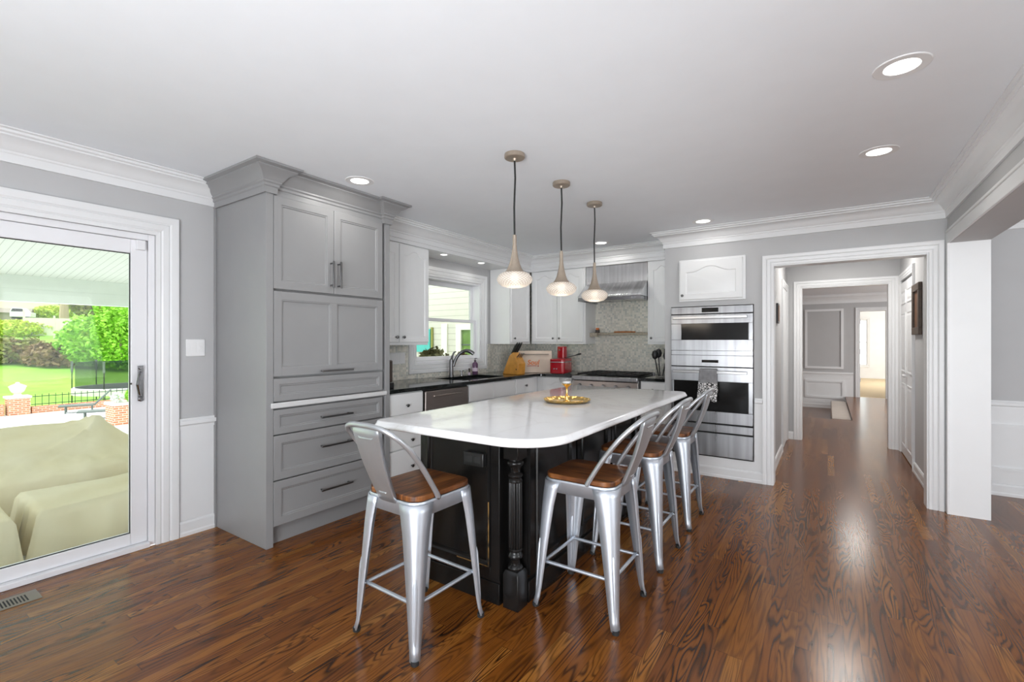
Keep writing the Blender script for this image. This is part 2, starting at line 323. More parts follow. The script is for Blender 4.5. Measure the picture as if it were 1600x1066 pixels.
class MB:
    def __init__(s, M=None):
        s.v = []; s.f = []; s.M = M
    def add(s, vs, fs):
        k = len(s.v)
        for p in vs:
            p = Vector(p); s.v.append(s.M @ p if s.M is not None else p)
        s.f += [tuple(i + k for i in f) for f in fs]; return s
    def box(s, x0, x1, y0, y1, z0, z1):
        return s.add([(x0, y0, z0), (x1, y0, z0), (x1, y1, z0), (x0, y1, z0), (x0, y0, z1), (x1, y0, z1), (x1, y1, z1), (x0, y1, z1)],
                     [(0, 3, 2, 1), (4, 5, 6, 7), (0, 1, 5, 4), (1, 2, 6, 5), (2, 3, 7, 6), (3, 0, 4, 7)])
    def loft(s, loops, closed=True, cap0=True, cap1=True):
        n = len(loops[0]); vs = [p for l in loops for p in l]; fs = []
        for i in range(len(loops) - 1):
            for j in range(n if closed else n - 1):
                a = i * n + j; b = i * n + (j + 1) % n; fs.append((a, b, b + n, a + n))
        if cap0: fs.append(tuple(range(n - 1, -1, -1)))
        if cap1: fs.append(tuple(range((len(loops) - 1) * n, len(loops) * n)))
        return s.add(vs, fs)
    def prism(s, pts, axis, a, b):
        def P(u, v, w): return {'x': (w, u, v), 'y': (u, w, v), 'z': (u, v, w)}[axis]
        return s.loft([[P(u, v, a) for u, v in pts], [P(u, v, b) for u, v in pts]])
    def lathe(s, prof, c=(0, 0, 0), seg=24, axis='z', mod=None):
        loops = []
        for r, z in prof:
            l = []
            for i in range(seg):
                a = 2 * PI * i / seg; rr = max(r, 1e-4) * (mod(a, z) if mod else 1)
                x, y = rr * math.cos(a), rr * math.sin(a)
                l.append({'z': (c[0] + x, c[1] + y, c[2] + z), 'y': (c[0] + x, c[1] + z, c[2] + y), 'x': (c[0] + z, c[1] + x, c[2] + y)}[axis])
            loops.append(l)
        return s.loft(loops)
    def tube(s, path, r, seg=8, closed=False):
        pts = [Vector(p) for p in path]; n = len(pts); loops = []; up = None
        for i, p in enumerate(pts):
            if closed: t = (pts[(i + 1) % n] - pts[i - 1])
            else: t = pts[min(i + 1, n - 1)] - pts[max(i - 1, 0)]
            t.normalize()
            if up is None: up = Vector((0, 0, 1)) if abs(t.z) < 0.9 else Vector((1, 0, 0))
            a = t.cross(up).normalized(); b = a.cross(t).normalized(); up = b
            rr = r[i] if isinstance(r, (list, tuple)) else r
            loops.append([p + a * rr * math.cos(2 * PI * k / seg) + b * rr * math.sin(2 * PI * k / seg) for k in range(seg)])
        if closed: loops.append(loops[0]); return s.loft(loops, True, False, False)
        return s.loft(loops)
    def ball(s, c, r, seg=12, sz=1.0):
        return s.lathe([(r * math.sin(PI * i / 8), -r * sz * math.cos(PI * i / 8)) for i in range(9)], c, seg)
    def front(s, w, h, prof, n=14):
        """concentric outline loft for a door or drawer front: prof = (inset, depth, arch)"""
        def bumpf(u):
            q = abs(u - 0.5) * 2
            return 0.5 + 0.5 * math.cos(PI * min(1, q / 0.78)) if q < 0.78 else 0.0
        loops = []
        for ins, dep, arch in prof:
            l = [(ins, dep, ins), (w - ins, dep, ins)]
            for k in range(n + 1):
                u = 1 - k / n; l.append((ins + (w - 2 * ins) * u, dep, h - ins - arch * (1 - bumpf(u))))
            loops.append(l)
        return s.loft(loops)
    def build(s, name, mat, parent=None, bevel=0.0, smooth=False, seg=2, angle=35, label=None):
        me = bpy.data.meshes.new(name)
        og = ORG.get(parent.name, Vector()) if parent is not None else Vector()
        me.from_pydata([v - og for v in s.v], [], s.f); me.validate()
        bm = bmesh.new(); bm.from_mesh(me); bmesh.ops.recalc_face_normals(bm, faces=bm.faces); bm.to_mesh(me); bm.free()
        me.materials.append(MATS[mat] if isinstance(mat, str) else mat)
        o = bpy.data.objects.new(name, me); COL.objects.link(o)
        if parent is not None: o.parent = parent; ORG[o.name] = og
        if bevel:
            m = o.modifiers.new('edge', 'BEVEL'); m.width = bevel; m.segments = seg; m.limit_method = 'ANGLE'; m.angle_limit = math.radians(40)
        if smooth or bevel:
            for p in me.polygons: p.use_smooth = True
            bmx = bmesh.new(); bmx.from_mesh(me)
            for e in bmx.edges:
                if len(e.link_faces) == 2 and e.calc_face_angle(0) > math.radians(angle): e.smooth = False
            bmx.to_mesh(me); bmx.free()
        if label: o['label'] = label
        return o
def offset_path(pts, d, closed=False):
    """offset a plan polyline to its right by d with mitred corners"""
    P = [Vector((p[0], p[1])) for p in pts]; n = len(P); out = []
    for i in range(n):
        def nrm(a, b):
            t = (b - a).normalized(); return Vector((t.y, -t.x))
        if closed: n0 = nrm(P[i - 1], P[i]); n1 = nrm(P[i], P[(i + 1) % n])
        else:
            n0 = nrm(P[max(i - 1, 0)], P[max(i - 1, 0) + 1]); n1 = nrm(P[min(i, n - 2)], P[min(i, n - 2) + 1])
        m = (n0 + n1); m = m / m.dot(n0) if abs(m.dot(n0)) > 1e-6 else n0
        out.append(P[i] + m * d)
    return out
def molding(mb, prof, pts, z0, closed=False):
    """profile (d, z) swept along a plan polyline, d to the right of travel"""
    loops = []
    offs = {d: offset_path(pts, d, closed) for d, _ in prof}
    for i in range(len(pts)): loops.append([(offs[d][i].x, offs[d][i].y, z0 + z) for d, z in prof])
    if closed: loops.append(loops[0])
    mb.loft(loops, True, not closed, not closed); return mb
def dup(root, loc, rz, label, group=None):
    r = root.copy(); COL.objects.link(r); r.location = loc; r.rotation_euler = (0, 0, rz); r['label'] = label
    if group: r['group'] = group
    for ch in list(root.children):
        c = ch.copy(); COL.objects.link(c); c.parent = r
        for g in list(ch.children):
            d = g.copy(); COL.objects.link(d); d.parent = c
    return r
def struct(mb, name, mat, label, cat, parent=None, bevel=0.0, smooth=False):
    o = mb.build(name, mat, parent, bevel, smooth); return tag(o, label, cat, None, 'structure')
# ------------------------------------------------------------------ room shell
XL, YB, YR, XR, CZ = -3.559, 4.81, 5.55, 0.757, 2.39
fl = MB(); fl.box(-3.56, 4.6, -2.6, 7.3, -0.06, 0); fl.box(-2.6, 4.0, 7.3, 9.45, -0.06, 0); fl.box(0.34, 4.0, 9.45, 13.52, -0.06, 0)
struct(fl, 'floor', 'oak_floor', 'stained oak strip floor of the kitchen and hall', 'floor')
struct(MB().box(-2.6, 0.34, 9.45, 13.44, -0.36, -0.30), 'floor_foyer', 'oak_floor', 'lower oak floor of the sunken foyer beyond the hall', 'floor')
struct(MB().box(0.335, 0.345, 9.45, 13.44, -0.30, -0.061).box(-2.6, 0.335, 9.44, 9.45, -0.30, -0.061), 'trim_30', 'trim_paint', 'white riser under the edge of the hall floor', 'trim')
struct(MB().box(-1.0, 4.0, 13.58, 20.3, -0.05, 0.005), 'floor_carpet', 'carpet', 'beige carpet in the bright far room', 'floor')
struct(MB().box(XL, 4.6, -2.6, 7.3, CZ, CZ + .1).box(-2.6, 4.0, 7.3, 20.3, CZ, CZ + .1).box(XL - .16, XL, -2.6, 5.7, CZ, CZ + .1), 'ceiling', 'ceiling_paint', 'smooth white ceiling', 'ceiling')
# left wall with the sliding-door and window openings
DY0, DY1, DZ = -0.75, 1.205, 1.975
WY0, WY1, WZ0, WZ1 = 3.475, 4.585, 1.065, 2.0
w = MB(); X0, X1 = XL - .16, XL
w.box(X0, X1, -2.6, DY0, 0, CZ).box(X0, X1, DY0, DY1, DZ, CZ).box(X0, X1, DY1, WY0, 0, CZ).box(X0, X1, WY0, WY1, 0, WZ0).box(X0, X1, WY0, WY1, WZ1, CZ).box(X0, X1, WY1, 5.7, 0, CZ)
struct(w, 'wall_left', 'wall_paint', 'grey left wall with the patio door and sink window', 'wall')
struct(MB().box(XL, -1.37, YR, YR + .15, 0, CZ), 'wall_range', 'wall_paint', 'kitchen wall behind the range', 'wall')
w = MB(); OX0, OX1, OZ0, OZ1 = -1.308, -0.562, 0.188, 1.64
HX0, HX1, HZ = -0.405, 0.65, 1.985
w.box(-1.37, OX0, YB, YR, 0, CZ).box(OX1, -0.45, YB, YR + .15, 0, CZ).box(OX0, OX1, YB, YR, 0, OZ0).box(OX0, OX1, YB, YR, OZ1, CZ).box(-1.37, OX1, YR, YR + .15, 0, CZ)
w.box(-0.45, HX0, YB, YB + .14, 0, CZ).box(HX0, HX1, YB, YB + .14, HZ, CZ).box(HX1, 0.98, YB, YB + .14, 0, CZ)
struct(w, 'wall_back', 'wall_paint', 'grey wall holding the double ovens and the hall opening', 'wall')
w = MB(); w.box(XR, 0.98, 1.2, YB, 2.035, CZ).box(XR, 0.98, -2.6, 1.2, 0, CZ)
struct(w, 'wall_right', 'wall_paint', 'right wall header over the wide dining room opening', 'wall')
struct(MB().box(XR, 0.98, 4.742, YB, 0, 2.035), 'trim_1', 'trim_paint', 'white square column ending the dining room opening', 'column')
struct(MB().box(XR - .014, XR, 1.2, 4.742, 2.035, 2.125).box(XR - .022, XR, 1.2, 4.742, 2.112, 2.13), 'trim_2', 'trim_paint', 'white flat casing along the header of the dining room opening', 'trim', bevel=.003)
struct(MB().box(XR - .014, XR, 4.735, YB, 0, 2.125), 'trim_3', 'trim_paint', 'white casing strip in the corner beside the column', 'trim', bevel=.003)
# walls behind the camera and round the dining room
w = MB(); w.box(XL - .16, 4.7, -2.75, -2.6, 0, .4).box(XL - .16, 4.7, -2.75, -2.6, 2.3, CZ).box(XL - .16, -.65, -2.75, -2.6, .4, 2.3).box(2.3, 4.7, -2.75, -2.6, .4, 2.3)  # opening invented to hold the rear fill lamp
struct(w, 'wall_rear', 'wall_paint', 'grey wall behind the camera with a wide opening added for the fill lamp', 'wall')
w = MB(); w.box(4.6, 4.75, -2.6, 0, 0, CZ).box(4.6, 4.75, 0, 3.0, 0, .5).box(4.6, 4.75, 0, 3.0, 2.3, CZ).box(4.6, 4.75, 3.0, 5.7, 0, CZ)  # opening invented to hold the dining room fill lamp
struct(w, 'wall_dining_side', 'wall_paint', 'side wall of the dining room with an opening added for the fill lamp', 'wall')
struct(MB().box(0.98, 4.6, 5.57, 5.7, 0, CZ), 'wall_dining', 'wall_paint', 'grey dining room wall seen right of the column', 'wall')
# hall, foyer and far room
w = MB(); w.box(-0.60, -0.45, YR + .15, 7.22, 0, CZ)
struct(w, 'wall_hall_left', 'wall_paint', 'left wall of the hall', 'wall')
CY0, CY1 = 6.17, 7.12
w = MB(); w.box(0.72, .98, YB + .14, CY0, 0, CZ).box(0.72, .98, CY0, CY1, 2.0, CZ).box(0.72, .98, CY1, 7.22, 0, CZ)
struct(w, 'wall_hall_right', 'wall_paint', 'right wall of the hall with the closet opening', 'wall')
struct(MB().box(.98, 1.02, CY0 - .1, CY1 + .1, 0, CZ), 'wall_closet', 'wall_paint', 'back of the hall closet', 'wall')
w = MB(); w.box(-2.6, -.29, 7.22, 7.36, 0, CZ).box(-.29, .62, 7.22, 7.36, 2.0, CZ).box(.62, 4.0, 7.22, 7.36, 0, CZ)
struct(w, 'wall_hall_end', 'wall_paint', 'wall at the end of the hall with the second cased opening', 'wall')
FY = 13.44
w = MB(); w.box(-2.6, .62, FY, FY + .14, -.3, CZ).box(.62, 1.09, FY, FY + .14, 1.985, CZ).box(1.09, 4.0, FY, FY + .14, 0, CZ)
struct(w, 'wall_foyer', 'wall_paint', 'panelled grey wall of the far foyer', 'wall')
struct(MB().box(-2.7, -2.6, 7.36, FY, -.3, CZ), 'wall_foyer_left', 'wall_paint', 'left wall of the foyer', 'wall')
w = MB(); w.box(4.0, 4.1, 7.22, 10.2, 0, CZ).box(4.0, 4.1, 10.2, 11.8, 0, .6).box(4.0, 4.1, 10.2, 11.8, 2.2, CZ).box(4.0, 4.1, 11.8, 16.2, 0, CZ).box(4.0, 4.1, 16.2, 18.8, 0, .6).box(4.0, 4.1, 16.2, 18.8, 2.25, CZ).box(4.0, 4.1, 18.8, 20.3, 0, CZ)  # side openings invented for the foyer and far room fill lamps
struct(w, 'wall_foyer_right', 'wall_paint', 'right wall of the foyer and far room with openings added for the fill lamps', 'wall')
w = MB(); w.box(-1.0, .70, 20.3, 20.45, 0, CZ).box(.70, 1.14, 20.3, 20.45, 0, .47).box(.70, 1.14, 20.3, 20.45, 2.04, CZ).box(1.14, 4.1, 20.3, 20.45, 0, CZ)
struct(w, 'wall_far', 'bright_wall', 'pale end wall of the bright far room', 'wall')
struct(MB().box(-1.1, -1.0, FY + .14, 20.3, 0, CZ), 'wall_far_left', 'bright_wall', 'left wall of the bright far room', 'wall')
# ------------------------------------------------------------------ mouldings
CROWN = [(0, -.155), (.014, -.155), (.014, -.112), (.020, -.106), (.020, -.096), (.030, -.090), (.042, -.066), (.068, -.044), (.090, -.036), (.090, -.028), (.104, -.022), (.104, -.010), (.120, -.006), (.120, 0), (0, 0)]
molding(m := MB(), CROWN, [(XR, 1.2), (XR, YB), (-1.37, YB), (-1.37, 5.22), (-3.229, 5.22), (-3.229, 2.547)][::-1], CZ)
struct(m, 'trim_4', 'trim_paint', 'white crown moulding round the kitchen soffit, oven wall and header', 'crown moulding', smooth=True)
molding(m := MB(), CROWN, [(XL, -2.6), (XL, 1.553)], CZ)
struct(m, 'trim_5', 'trim_paint', 'white crown moulding above the sliding patio door', 'crown moulding', smooth=True)
molding(m := MB(), CROWN, [(.98, 5.57), (4.6, 5.57)], CZ)
struct(m, 'trim_6', 'trim_paint', 'white crown moulding in the dining room', 'crown moulding', smooth=True)
molding(m := MB(), [(d, z * 1.3) for d, z in CROWN], [(-2.6, FY), (4.0, FY)], CZ)
struct(m, 'trim_7', 'trim_paint', 'white crown moulding in the far foyer', 'crown moulding', smooth=True)
BASE = [(0, 0), (.018, 0), (.018, .02), (.014, .03), (.014, .085), (.008, .098), (0, .10)]
RAIL = [(0, -.068), (.012, -.068), (.012, -.05), (.022, -.04), (.022, -.018), (.014, -.01), (.014, 0), (0, 0)]
molding(m := MB(), BASE, [(XL, 1.332), (XL, 1.553)], 0); struct(m, 'baseboard_left', 'trim_paint', 'white baseboard between patio door and grey cabinet', 'baseboard')
molding(m := MB(), BASE, [(-1.37, YB), (-.487, YB)], 0); struct(m, 'baseboard_back', 'trim_paint', 'white baseboard under the ovens', 'baseboard')
molding(m := MB(), BASE, [(.98, 5.57), (4.6, 5.57)], 0); struct(m, 'baseboard_dining', 'trim_paint', 'white baseboard in the dining room', 'baseboard')
molding(m := MB(), BASE, [(-.45, 4.952), (-.45, 6.28)], 0); struct(m, 'baseboard_hall_left', 'trim_paint', 'white baseboard on the left of the hall', 'baseboard')
molding(m := MB(), BASE, [(.72, CY0 - .08), (.72, 4.952)], 0); struct(m, 'baseboard_hall_right', 'trim_paint', 'white baseboard under the hall picture', 'baseboard')
molding(m := MB(), BASE, [(-.45, 7.22), (-.375, 7.22)], 0); struct(m, 'baseboard_hall_end', 'trim_paint', 'short white baseboard at the end of the hall', 'baseboard')
molding(m := MB(), BASE, [(-2.6, FY), (.5, FY)], -.30); struct(m, 'baseboard_foyer', 'trim_paint', 'white baseboard in the sunken foyer', 'baseboard')
# wainscot below the rails
m = MB().box(XL, XL + .004, 1.332, 1.553, .1, .72); molding(m, RAIL, [(XL, 1.332), (XL, 1.553)], .783)
struct(m, 'trim_8', 'trim_paint', 'white wainscot and chair rail left of the grey cabinet', 'wainscot')
m = MB().box(-1.37, -.487, YB - .004, YB, .1, OZ0).box(OX1 + .005, -.487, YB - .004, YB, OZ0, .72); molding(m, RAIL, [(OX1 + .008, YB), (-.487, YB)], .775)
struct(m, 'trim_9', 'trim_paint', 'white wainscot and chair rail right of the ovens', 'wainscot')
def panel_molding(m, M, u0, u1, z0, z1, wd=.026, t=.014):
    for a in ((u0, u1, z0, z0 + wd), (u0, u1, z1 - wd, z1), (u0, u0 + wd, z0 + wd, z1 - wd), (u1 - wd, u1, z0 + wd, z1 - wd)):
        q = MB(M); q.box(a[0], a[1], -t, 0, a[2], a[3]); m.v, m.f, k = m.v, m.f, len(m.v); m.v += q.v; m.f += [tuple(i + k for i in f) for f in q.f]
m = MB().box(.98, 4.6, 5.566, 5.57, .1, .74); molding(m, RAIL, [(.98, 5.57), (4.6, 5.57)], .80)
Md = FR((0, 5.566, 0), '-Y')
for u in (1.0, 2.2, 3.4): panel_molding(m, Md, u + .06, u + 1.12, .21, .60)
struct(m, 'trim_10', 'trim_paint', 'white panelled wainscot in the dining room', 'wainscot')
m = MB().box(-2.6, .49, FY - .004, FY, -.2, .53); molding(m, RAIL, [(-2.6, FY), (.49, FY)], .56)
Mf = FR((0, FY - .004, 0), '-Y'); panel_molding(m, Mf, -.46, .33, -.06, .37, .05, .02); panel_molding(m, Mf, -1.6, -.66, -.06, .37, .05, .02)
struct(m, 'trim_11', 'trim_paint', 'white panelled wainscot on the foyer wall', 'wainscot')
m = MB(); Mf = FR((0, FY, 0), '-Y'); panel_molding(m, Mf, -.46, .31, .64, 2.06, .05, .022); panel_molding(m, Mf, -1.6, -.66, .64, 2.06, .05, .022)
struct(m, 'trim_12', 'trim_paint', 'tall white picture-frame moulding on the grey foyer wall', 'moulding')
# casings: stepped profile, mitred round an opening
def casing(name, M, u0, u1, z1, wd, label, z0=None, prof=None, t=.022):
    prof = prof or [(0, 0), (0, .012), (.18, .015), (.22, .010), (.30, .016), (.55, .018), (.60, .012), (.68, .02), (.92, t), (1, t), (1, 0)]
    m = MB(M)
    loops = []
    for q, d in prof:
        o = q * wd
        if z0 is None: loops.append([(u0 - o, -d, 0), (u0 - o, -d, z1 + o), (u1 + o, -d, z1 + o), (u1 + o, -d, 0)])
        else: loops.append([(u0 - o, -d, z0 - o), (u0 - o, -d, z1 + o), (u1 + o, -d, z1 + o), (u1 + o, -d, z0 - o)])
    n = len(loops)
    T = [[loops[j][i] for j in range(n)] for i in range(4)]
    if z0 is not None: T.append(T[0])
    m.loft(T, True, z0 is None, z0 is None)
    return struct(m, name, 'trim_paint', label, 'casing')
casing('trim_13', FR((XL, 0, 0), '+X'), DY0, DY1, DZ, .122, 'white fluted casing round the sliding patio door')
casing('trim_14', FR((XL, 0, 0), '+X'), WY0, WY1, WZ1, .105, 'white casing round the sink window', WZ0)
casing('trim_15', FR((0, YB, 0), '-Y'), HX0, HX1, HZ, .086, 'white casing round the hall opening')
casing('trim_16', FR((0, 7.22, 0), '-Y'), -.29, .62, 2.0, .08, 'white casing round the second opening at the hall end')
casing('trim_17', FR((.72, 0, 0), '-X'), -CY1, -CY0, 2.0, .075, 'white casing round the bifold closet')
casing('trim_18', FR((0, FY, 0), '-Y'), .62, 1.09, 1.985, .085, 'white casing round the far doorway to the bright room')
casing('trim_19', FR((-.45, 0, 0), '+X'), 6.37, 7.10, 1.95, .075, 'white casing of the door on the left of the hall')
casing('trim_31', FR((0, 20.3, 0), '-Y'), .70, 1.14, 2.04, .08, 'white casing of the window in the far room', .47)
m = MB().box(HX0, HX0 + .004, YB + .001, YB + .14, 0, HZ).box(HX1 - .012, HX1, YB + .001, YB + .14, 0, HZ).box(HX0 + .004, HX1 - .012, YB + .001, YB + .14, HZ - .012, HZ)
m.box(-.29, -.278, 7.221, 7.36, 0, 2.0).box(.608, .62, 7.221, 7.36, 0, 2.0).box(-.278, .608, 7.221, 7.36, 1.988, 2.0)
struct(m, 'trim_20', 'trim_paint', 'white jamb linings of the two hall openings', 'jamb')
# soffits
struct(MB().box(XL, -3.229, 2.547, 5.22, 2.2, CZ).box(XL, -1.372, 5.22, YR, 2.2, CZ), 'trim_21', 'trim_paint', 'white soffit above the wall cabinets and window', 'soffit')
# backsplash
m = MB().box(XL, XL + .008, 2.547, 3.37, .908, 1.262).box(XL, XL + .008, 3.37, 4.69, .908, .956).box(XL, XL + .008, 4.69, YR, .908, 1.262).box(XL + .008, -1.372, YR - .008, YR, .908, 2.19)
struct(m, 'wall_backsplash', 'mosaic_tile', 'pale glass and stone mosaic backsplash', 'backsplash')
# ------------------------------------------------------------------ sliding patio door
d1 = thing('door_1', 'white framed sliding glass patio door', 'patio door', (XL, DY0, 0), kind='structure')
fx0, fx1 = XL - .13, XL - .012
MB().box(fx0, fx1, DY0, DY0 + .035, 0, DZ).box(fx0, fx1, DY1 - .035, DY1, 0, DZ).box(fx0, fx1, DY0 + .035, DY1 - .035, DZ - .04, DZ).box(fx0, fx1 + .03, DY0 + .035, DY1 - .035, 0, .03).build('door_frame', 'white_vinyl', d1, .003)
def slider(y0, y1, xa, xb, nm):
    gx = (xa + xb) / 2
    sash = MB().box(xa, xb, y0, y0 + .085, .032, DZ - .042).box(xa, xb, y1 - .085, y1, .032, DZ - .042).box(xa, xb, y0 + .085, y1 - .085, .032, .105).box(xa, xb, y0 + .085, y1 - .085, DZ - .13, DZ - .042).build('door_panel', 'white_vinyl', d1, .004)
    MB().box(gx - .008, gx + .008, y0 + .085, y1 - .085, .105, DZ - .13).build('glass_pane', 'door_glass', sash)
    g = MB(); gy0, gy1, gz0, gz1 = y0 + .085, y1 - .085, .105, DZ - .13
    for a in ((gy0, gy0 + .005, gz0, gz1), (gy1 - .005, gy1, gz0, gz1), (gy0, gy1, gz0, gz0 + .005), (gy0, gy1, gz1 - .005, gz1)): g.box(gx + .009, gx + .013, *a)
    g.build('glazing_seal', 'black_rubber', sash)
    return sash
sl = slider(.22, DY1 - .037, XL - .068, XL - .022, 'a'); slider(DY0 + .037, .30, XL - .124, XL - .080, 'b')
hb = MB(); hx_, hy_ = XL - .022, 1.130
h_ = MB().box(hx_, hx_ + .012, hy_ - .014, hy_ + .014, .925, 1.145).tube([(hx_ + .01, hy_ - .002, 1.105), (hx_ + .035, hy_ - .016, 1.085), (hx_ + .052, hy_ - .03, 1.03), (hx_ + .035, hy_ - .016, .975), (hx_ + .01, hy_ - .002, .955)], .008, 8).lathe([(.013, 0), (.013, .016), (.009, .02)], (hx_, hy_, 1.13), 12, 'x').lathe([(.014, 0), (.014, .016), (.009, .02)], (hx_, hy_, .935), 12, 'x')
h_.build('handle', 'chrome_dark', d1, smooth=True, label='grey metal pull handle')
MB().box(hx_, hx_ + .006, hy_ - .05, hy_ - .044, 1.03, 1.04).build('screw_cap', 'black_rubber', d1)
MB().box(XL - .024, XL + .006, DY1 - .10, DY1 - .055, DZ - .105, DZ - .045).build('top_latch', 'white_vinyl', d1, .003)
# ------------------------------------------------------------------ sink window
w1 = thing('window_1', 'white double-hung window over the kitchen sink', 'window', (XL, WY0, WZ0), kind='structure')
fr = MB(); ax0, ax1 = XL - .15, XL - .002
fr.box(ax0, ax1, WY0, WY0 + .022, WZ0, WZ1).box(ax0, ax1, WY1 - .022, WY1, WZ0, WZ1).box(ax0, ax1, WY0 + .022, WY1 - .022, WZ1 - .022, WZ1).box(ax0, ax1, WY0 + .022, WY1 - .022, WZ0, WZ0 + .022)
fr.build('window_frame', 'white_vinyl', w1, .002)
def sash(x0, x1, z0, z1, b, t_):
    y0, y1 = WY0 + .024, WY1 - .024
    s_ = MB().box(x0, x1, y0, y0 + .035, z0, z1).box(x0, x1, y1 - .035, y1, z0, z1).box(x0, x1, y0 + .035, y1 - .035, z0, z0 + b).box(x0, x1, y0 + .035, y1 - .035, z1 - t_, z1).build('window_sash', 'white_vinyl', w1, .003)
    MB().box((x0 + x1) / 2 - .004, (x0 + x1) / 2 + .004, y0 + .035, y1 - .035, z0 + b, z1 - t_).build('glass_pane', 'window_glass', s_)
sash(XL - .145, XL - .115, 1.525, WZ1 - .024, .035, .05); sash(XL - .10, XL - .065, WZ0 + .024, 1.555, .04, .035)
# ------------------------------------------------------------------ hall doors and far window
d2 = thing('door_2', 'white panelled bifold closet door in the hall', 'closet door', (.80, CY0, 0), kind='structure')
def leaf(M, w_, h_, name, par, cols=1):
    b = MB(M); b.box(0, w_, 0, .03, 0.012, h_)
    o = b.build(name, 'trim_paint', par)
    q = MB(M)
    for (z0, z1) in ((.12, .82), (.95, 1.62), (1.72, h_ - .1)):
        for c in range(cols):
            cw = (w_ - .08) / cols; x0 = .05 + c * cw
            k = len(q.v); s_ = MB(M @ Matrix.Translation((x0, 0, z0))); s_.front(cw - .04 + .01, z1 - z0, [(0, 0, 0), (0, -.008, 0), (.012, -.008, 0), (.02, -.002, 0), (.03, -.002, 0), (.05, -.007, 0)], 2)
            q.v += s_.v; q.f += [tuple(i + k for i in f) for f in s_.f]
    q.build('raised_panel', 'trim_paint', o)
    return o
cw_ = (CY1 - CY0) / 2
lf = leaf(FR((.716, CY1 - .003, 0), '-X'), cw_ - .006, 1.97, 'door_leaf', d2); lf2 = leaf(FR((.716, CY0 + cw_ - .003, 0), '-X'), cw_ - .01, 1.97, 'door_leaf', d2)
for y in (CY0 + cw_ + .03, CY0 + cw_ - .04): MB().ball((.692, y, .92), .016, 10).build('door_knob', 'trim_paint', d2, smooth=True)
d3 = thing('door_3', 'white door on the left of the hall', 'door', (-.447, 6.37, 0), kind='structure')
MB().box(-.449, -.443, 6.375, 7.095, .01, 1.945).build('door_leaf', 'trim_paint', d3); MB().box(-.443, -.436, 6.385, 6.41, 1.70, 1.79).build('hinge', 'chrome_dark', d3)
w2 = thing('window_2', 'tall white window in the bright far room', 'window', (.92, 20.3, .47), kind='structure')
MB().box(.70, .73, 20.33, 20.42, .47, 2.04).box(1.11, 1.14, 20.33, 20.42, .47, 2.04).box(.73, 1.11, 20.33, 20.42, .47, .50).box(.73, 1.11, 20.33, 20.42, 2.01, 2.04).box(.73, 1.11, 20.35, 20.40, 1.24, 1.28).build('window_frame', 'white_vinyl', w2)
MB().box(.73, 1.11, 20.37, 20.38, .5, 2.01).build('glass_pane', 'window_glass', w2)
d4 = thing('door_4', 'white door swung open into the bright far room', 'door', (.622, 13.6, 0), kind='structure')
MB().box(.585, .62, 13.6, 14.05, .01, 1.97).build('door_leaf', 'trim_paint', d4); hg = MB()
for z in (.35, 1.0, 1.7): MB().box(.62, .632, 13.50, 13.53, z, z + .11).build('hinge', 'chrome_dark', d4)
st = thing('stone_step', 'pale stone step beside the walkway edge in the far foyer', 'step', (.2, 11, -.3), kind='structure')
MB().box(.06, .33, 9.75, 12.6, -.30, -.03).build('tread', 'stone_step', st, .01)
# ------------------------------------------------------------------ hall pictures
pf = thing('picture_frame', 'brown wooden picture frame on the right wall of the hall', 'picture frame', (.72, 5.88, 1.36))
m = MB(FR((.72, 6.075, 0), '-X'))
for a in ((0, .42, 1.36, 1.43), (0, .42, 1.775, 1.845), (0, .06, 1.43, 1.775), (.36, .42, 1.43, 1.775)): m.box(a[0], a[1], -.03, -.001, a[2], a[3])
m.build('frame', 'frame_wood', pf, .004); MB(FR((.72, 6.075, 0), '-X')).box(.06, .36, -.012, -.001, 1.43, 1.775).build('artwork', 'art_brown', pf)
pf = thing('picture_frame', 'small dark framed picture on the left wall of the hall', 'picture frame', (-.45, 5.74, 1.5))
MB(FR((-.45, 5.64, 0), '+X')).box(0, .2, -.018, -.001, 1.49, 1.70).build('frame', 'black_plastic', pf, .003); MB(FR((-.45, 5.64, 0), '+X')).box(.02, .18, -.02, -.018, 1.51, 1.68).build('artwork', 'art_brown', pf)
# ------------------------------------------------------------------ tall grey pantry cabinet
GX, GY0, GY1 = -2.893, 1.556, 2.547
pc = thing('pantry_cabinet', 'tall grey built-in pantry cabinet with crown top beside the patio door', 'cabinet', (XL, GY0, 0))
GC = 'grey_cabinet'
b = MB().box(XL + .001, GX, GY0, GY0 + .046, 0, 2.25).box(XL + .03, GX, GY1 - .046, GY1 - .001, 0, 2.25)
b.box(XL + .03, GX - .035, GY0 + .046, GY1 - .046, .115, 2.25).box(GX - .034, GX - .012, GY0 + .046, GY1 - .046, 2.222, 2.25)
b.build('cabinet_body', GC, pc, .002)
MB().box(XL + .05, GX - .055, GY0 + .046, GY1 - .046, 0, .114).build('toe_kick', GC, pc)
MB().box(XL + .001, XL + .02, GY0 - .012, GY0, 0, 2.24).build('scribe_strip', GC, pc, .002)
GCR = [(0, -.165), (.012, -.165), (.012, -.128), (.020, -.122), (.020, -.108), (.030, -.100), (.030, -.090), (.040, -.080), (.060, -.050), (.096, -.030), (.096, -.022), (.120, -.014), (.120, -.001), (0, -.001)]
m = MB(); molding(m, GCR, [(XL + .002, GY0 - .002), (GX + .002, GY0 - .002), (GX + .002, GY0 + .055), (GX - .034, GY0 + .055), (GX - .034, GY1 - .055), (GX + .002, GY1 - .055), (GX + .002, GY1 + .001), (-3.22, GY1 + .001)], CZ)
m.build('crown', GC, pc, smooth=True, angle=30)
SHK = [(0, .020, 0), (0, .002, 0), (.002, 0, 0), (.050, 0, 0), (.053, .005, 0), (.060, .005, 0), (.064, .011, 0)]
fy0, fy1 = GY0 + .049, GY1 - .072
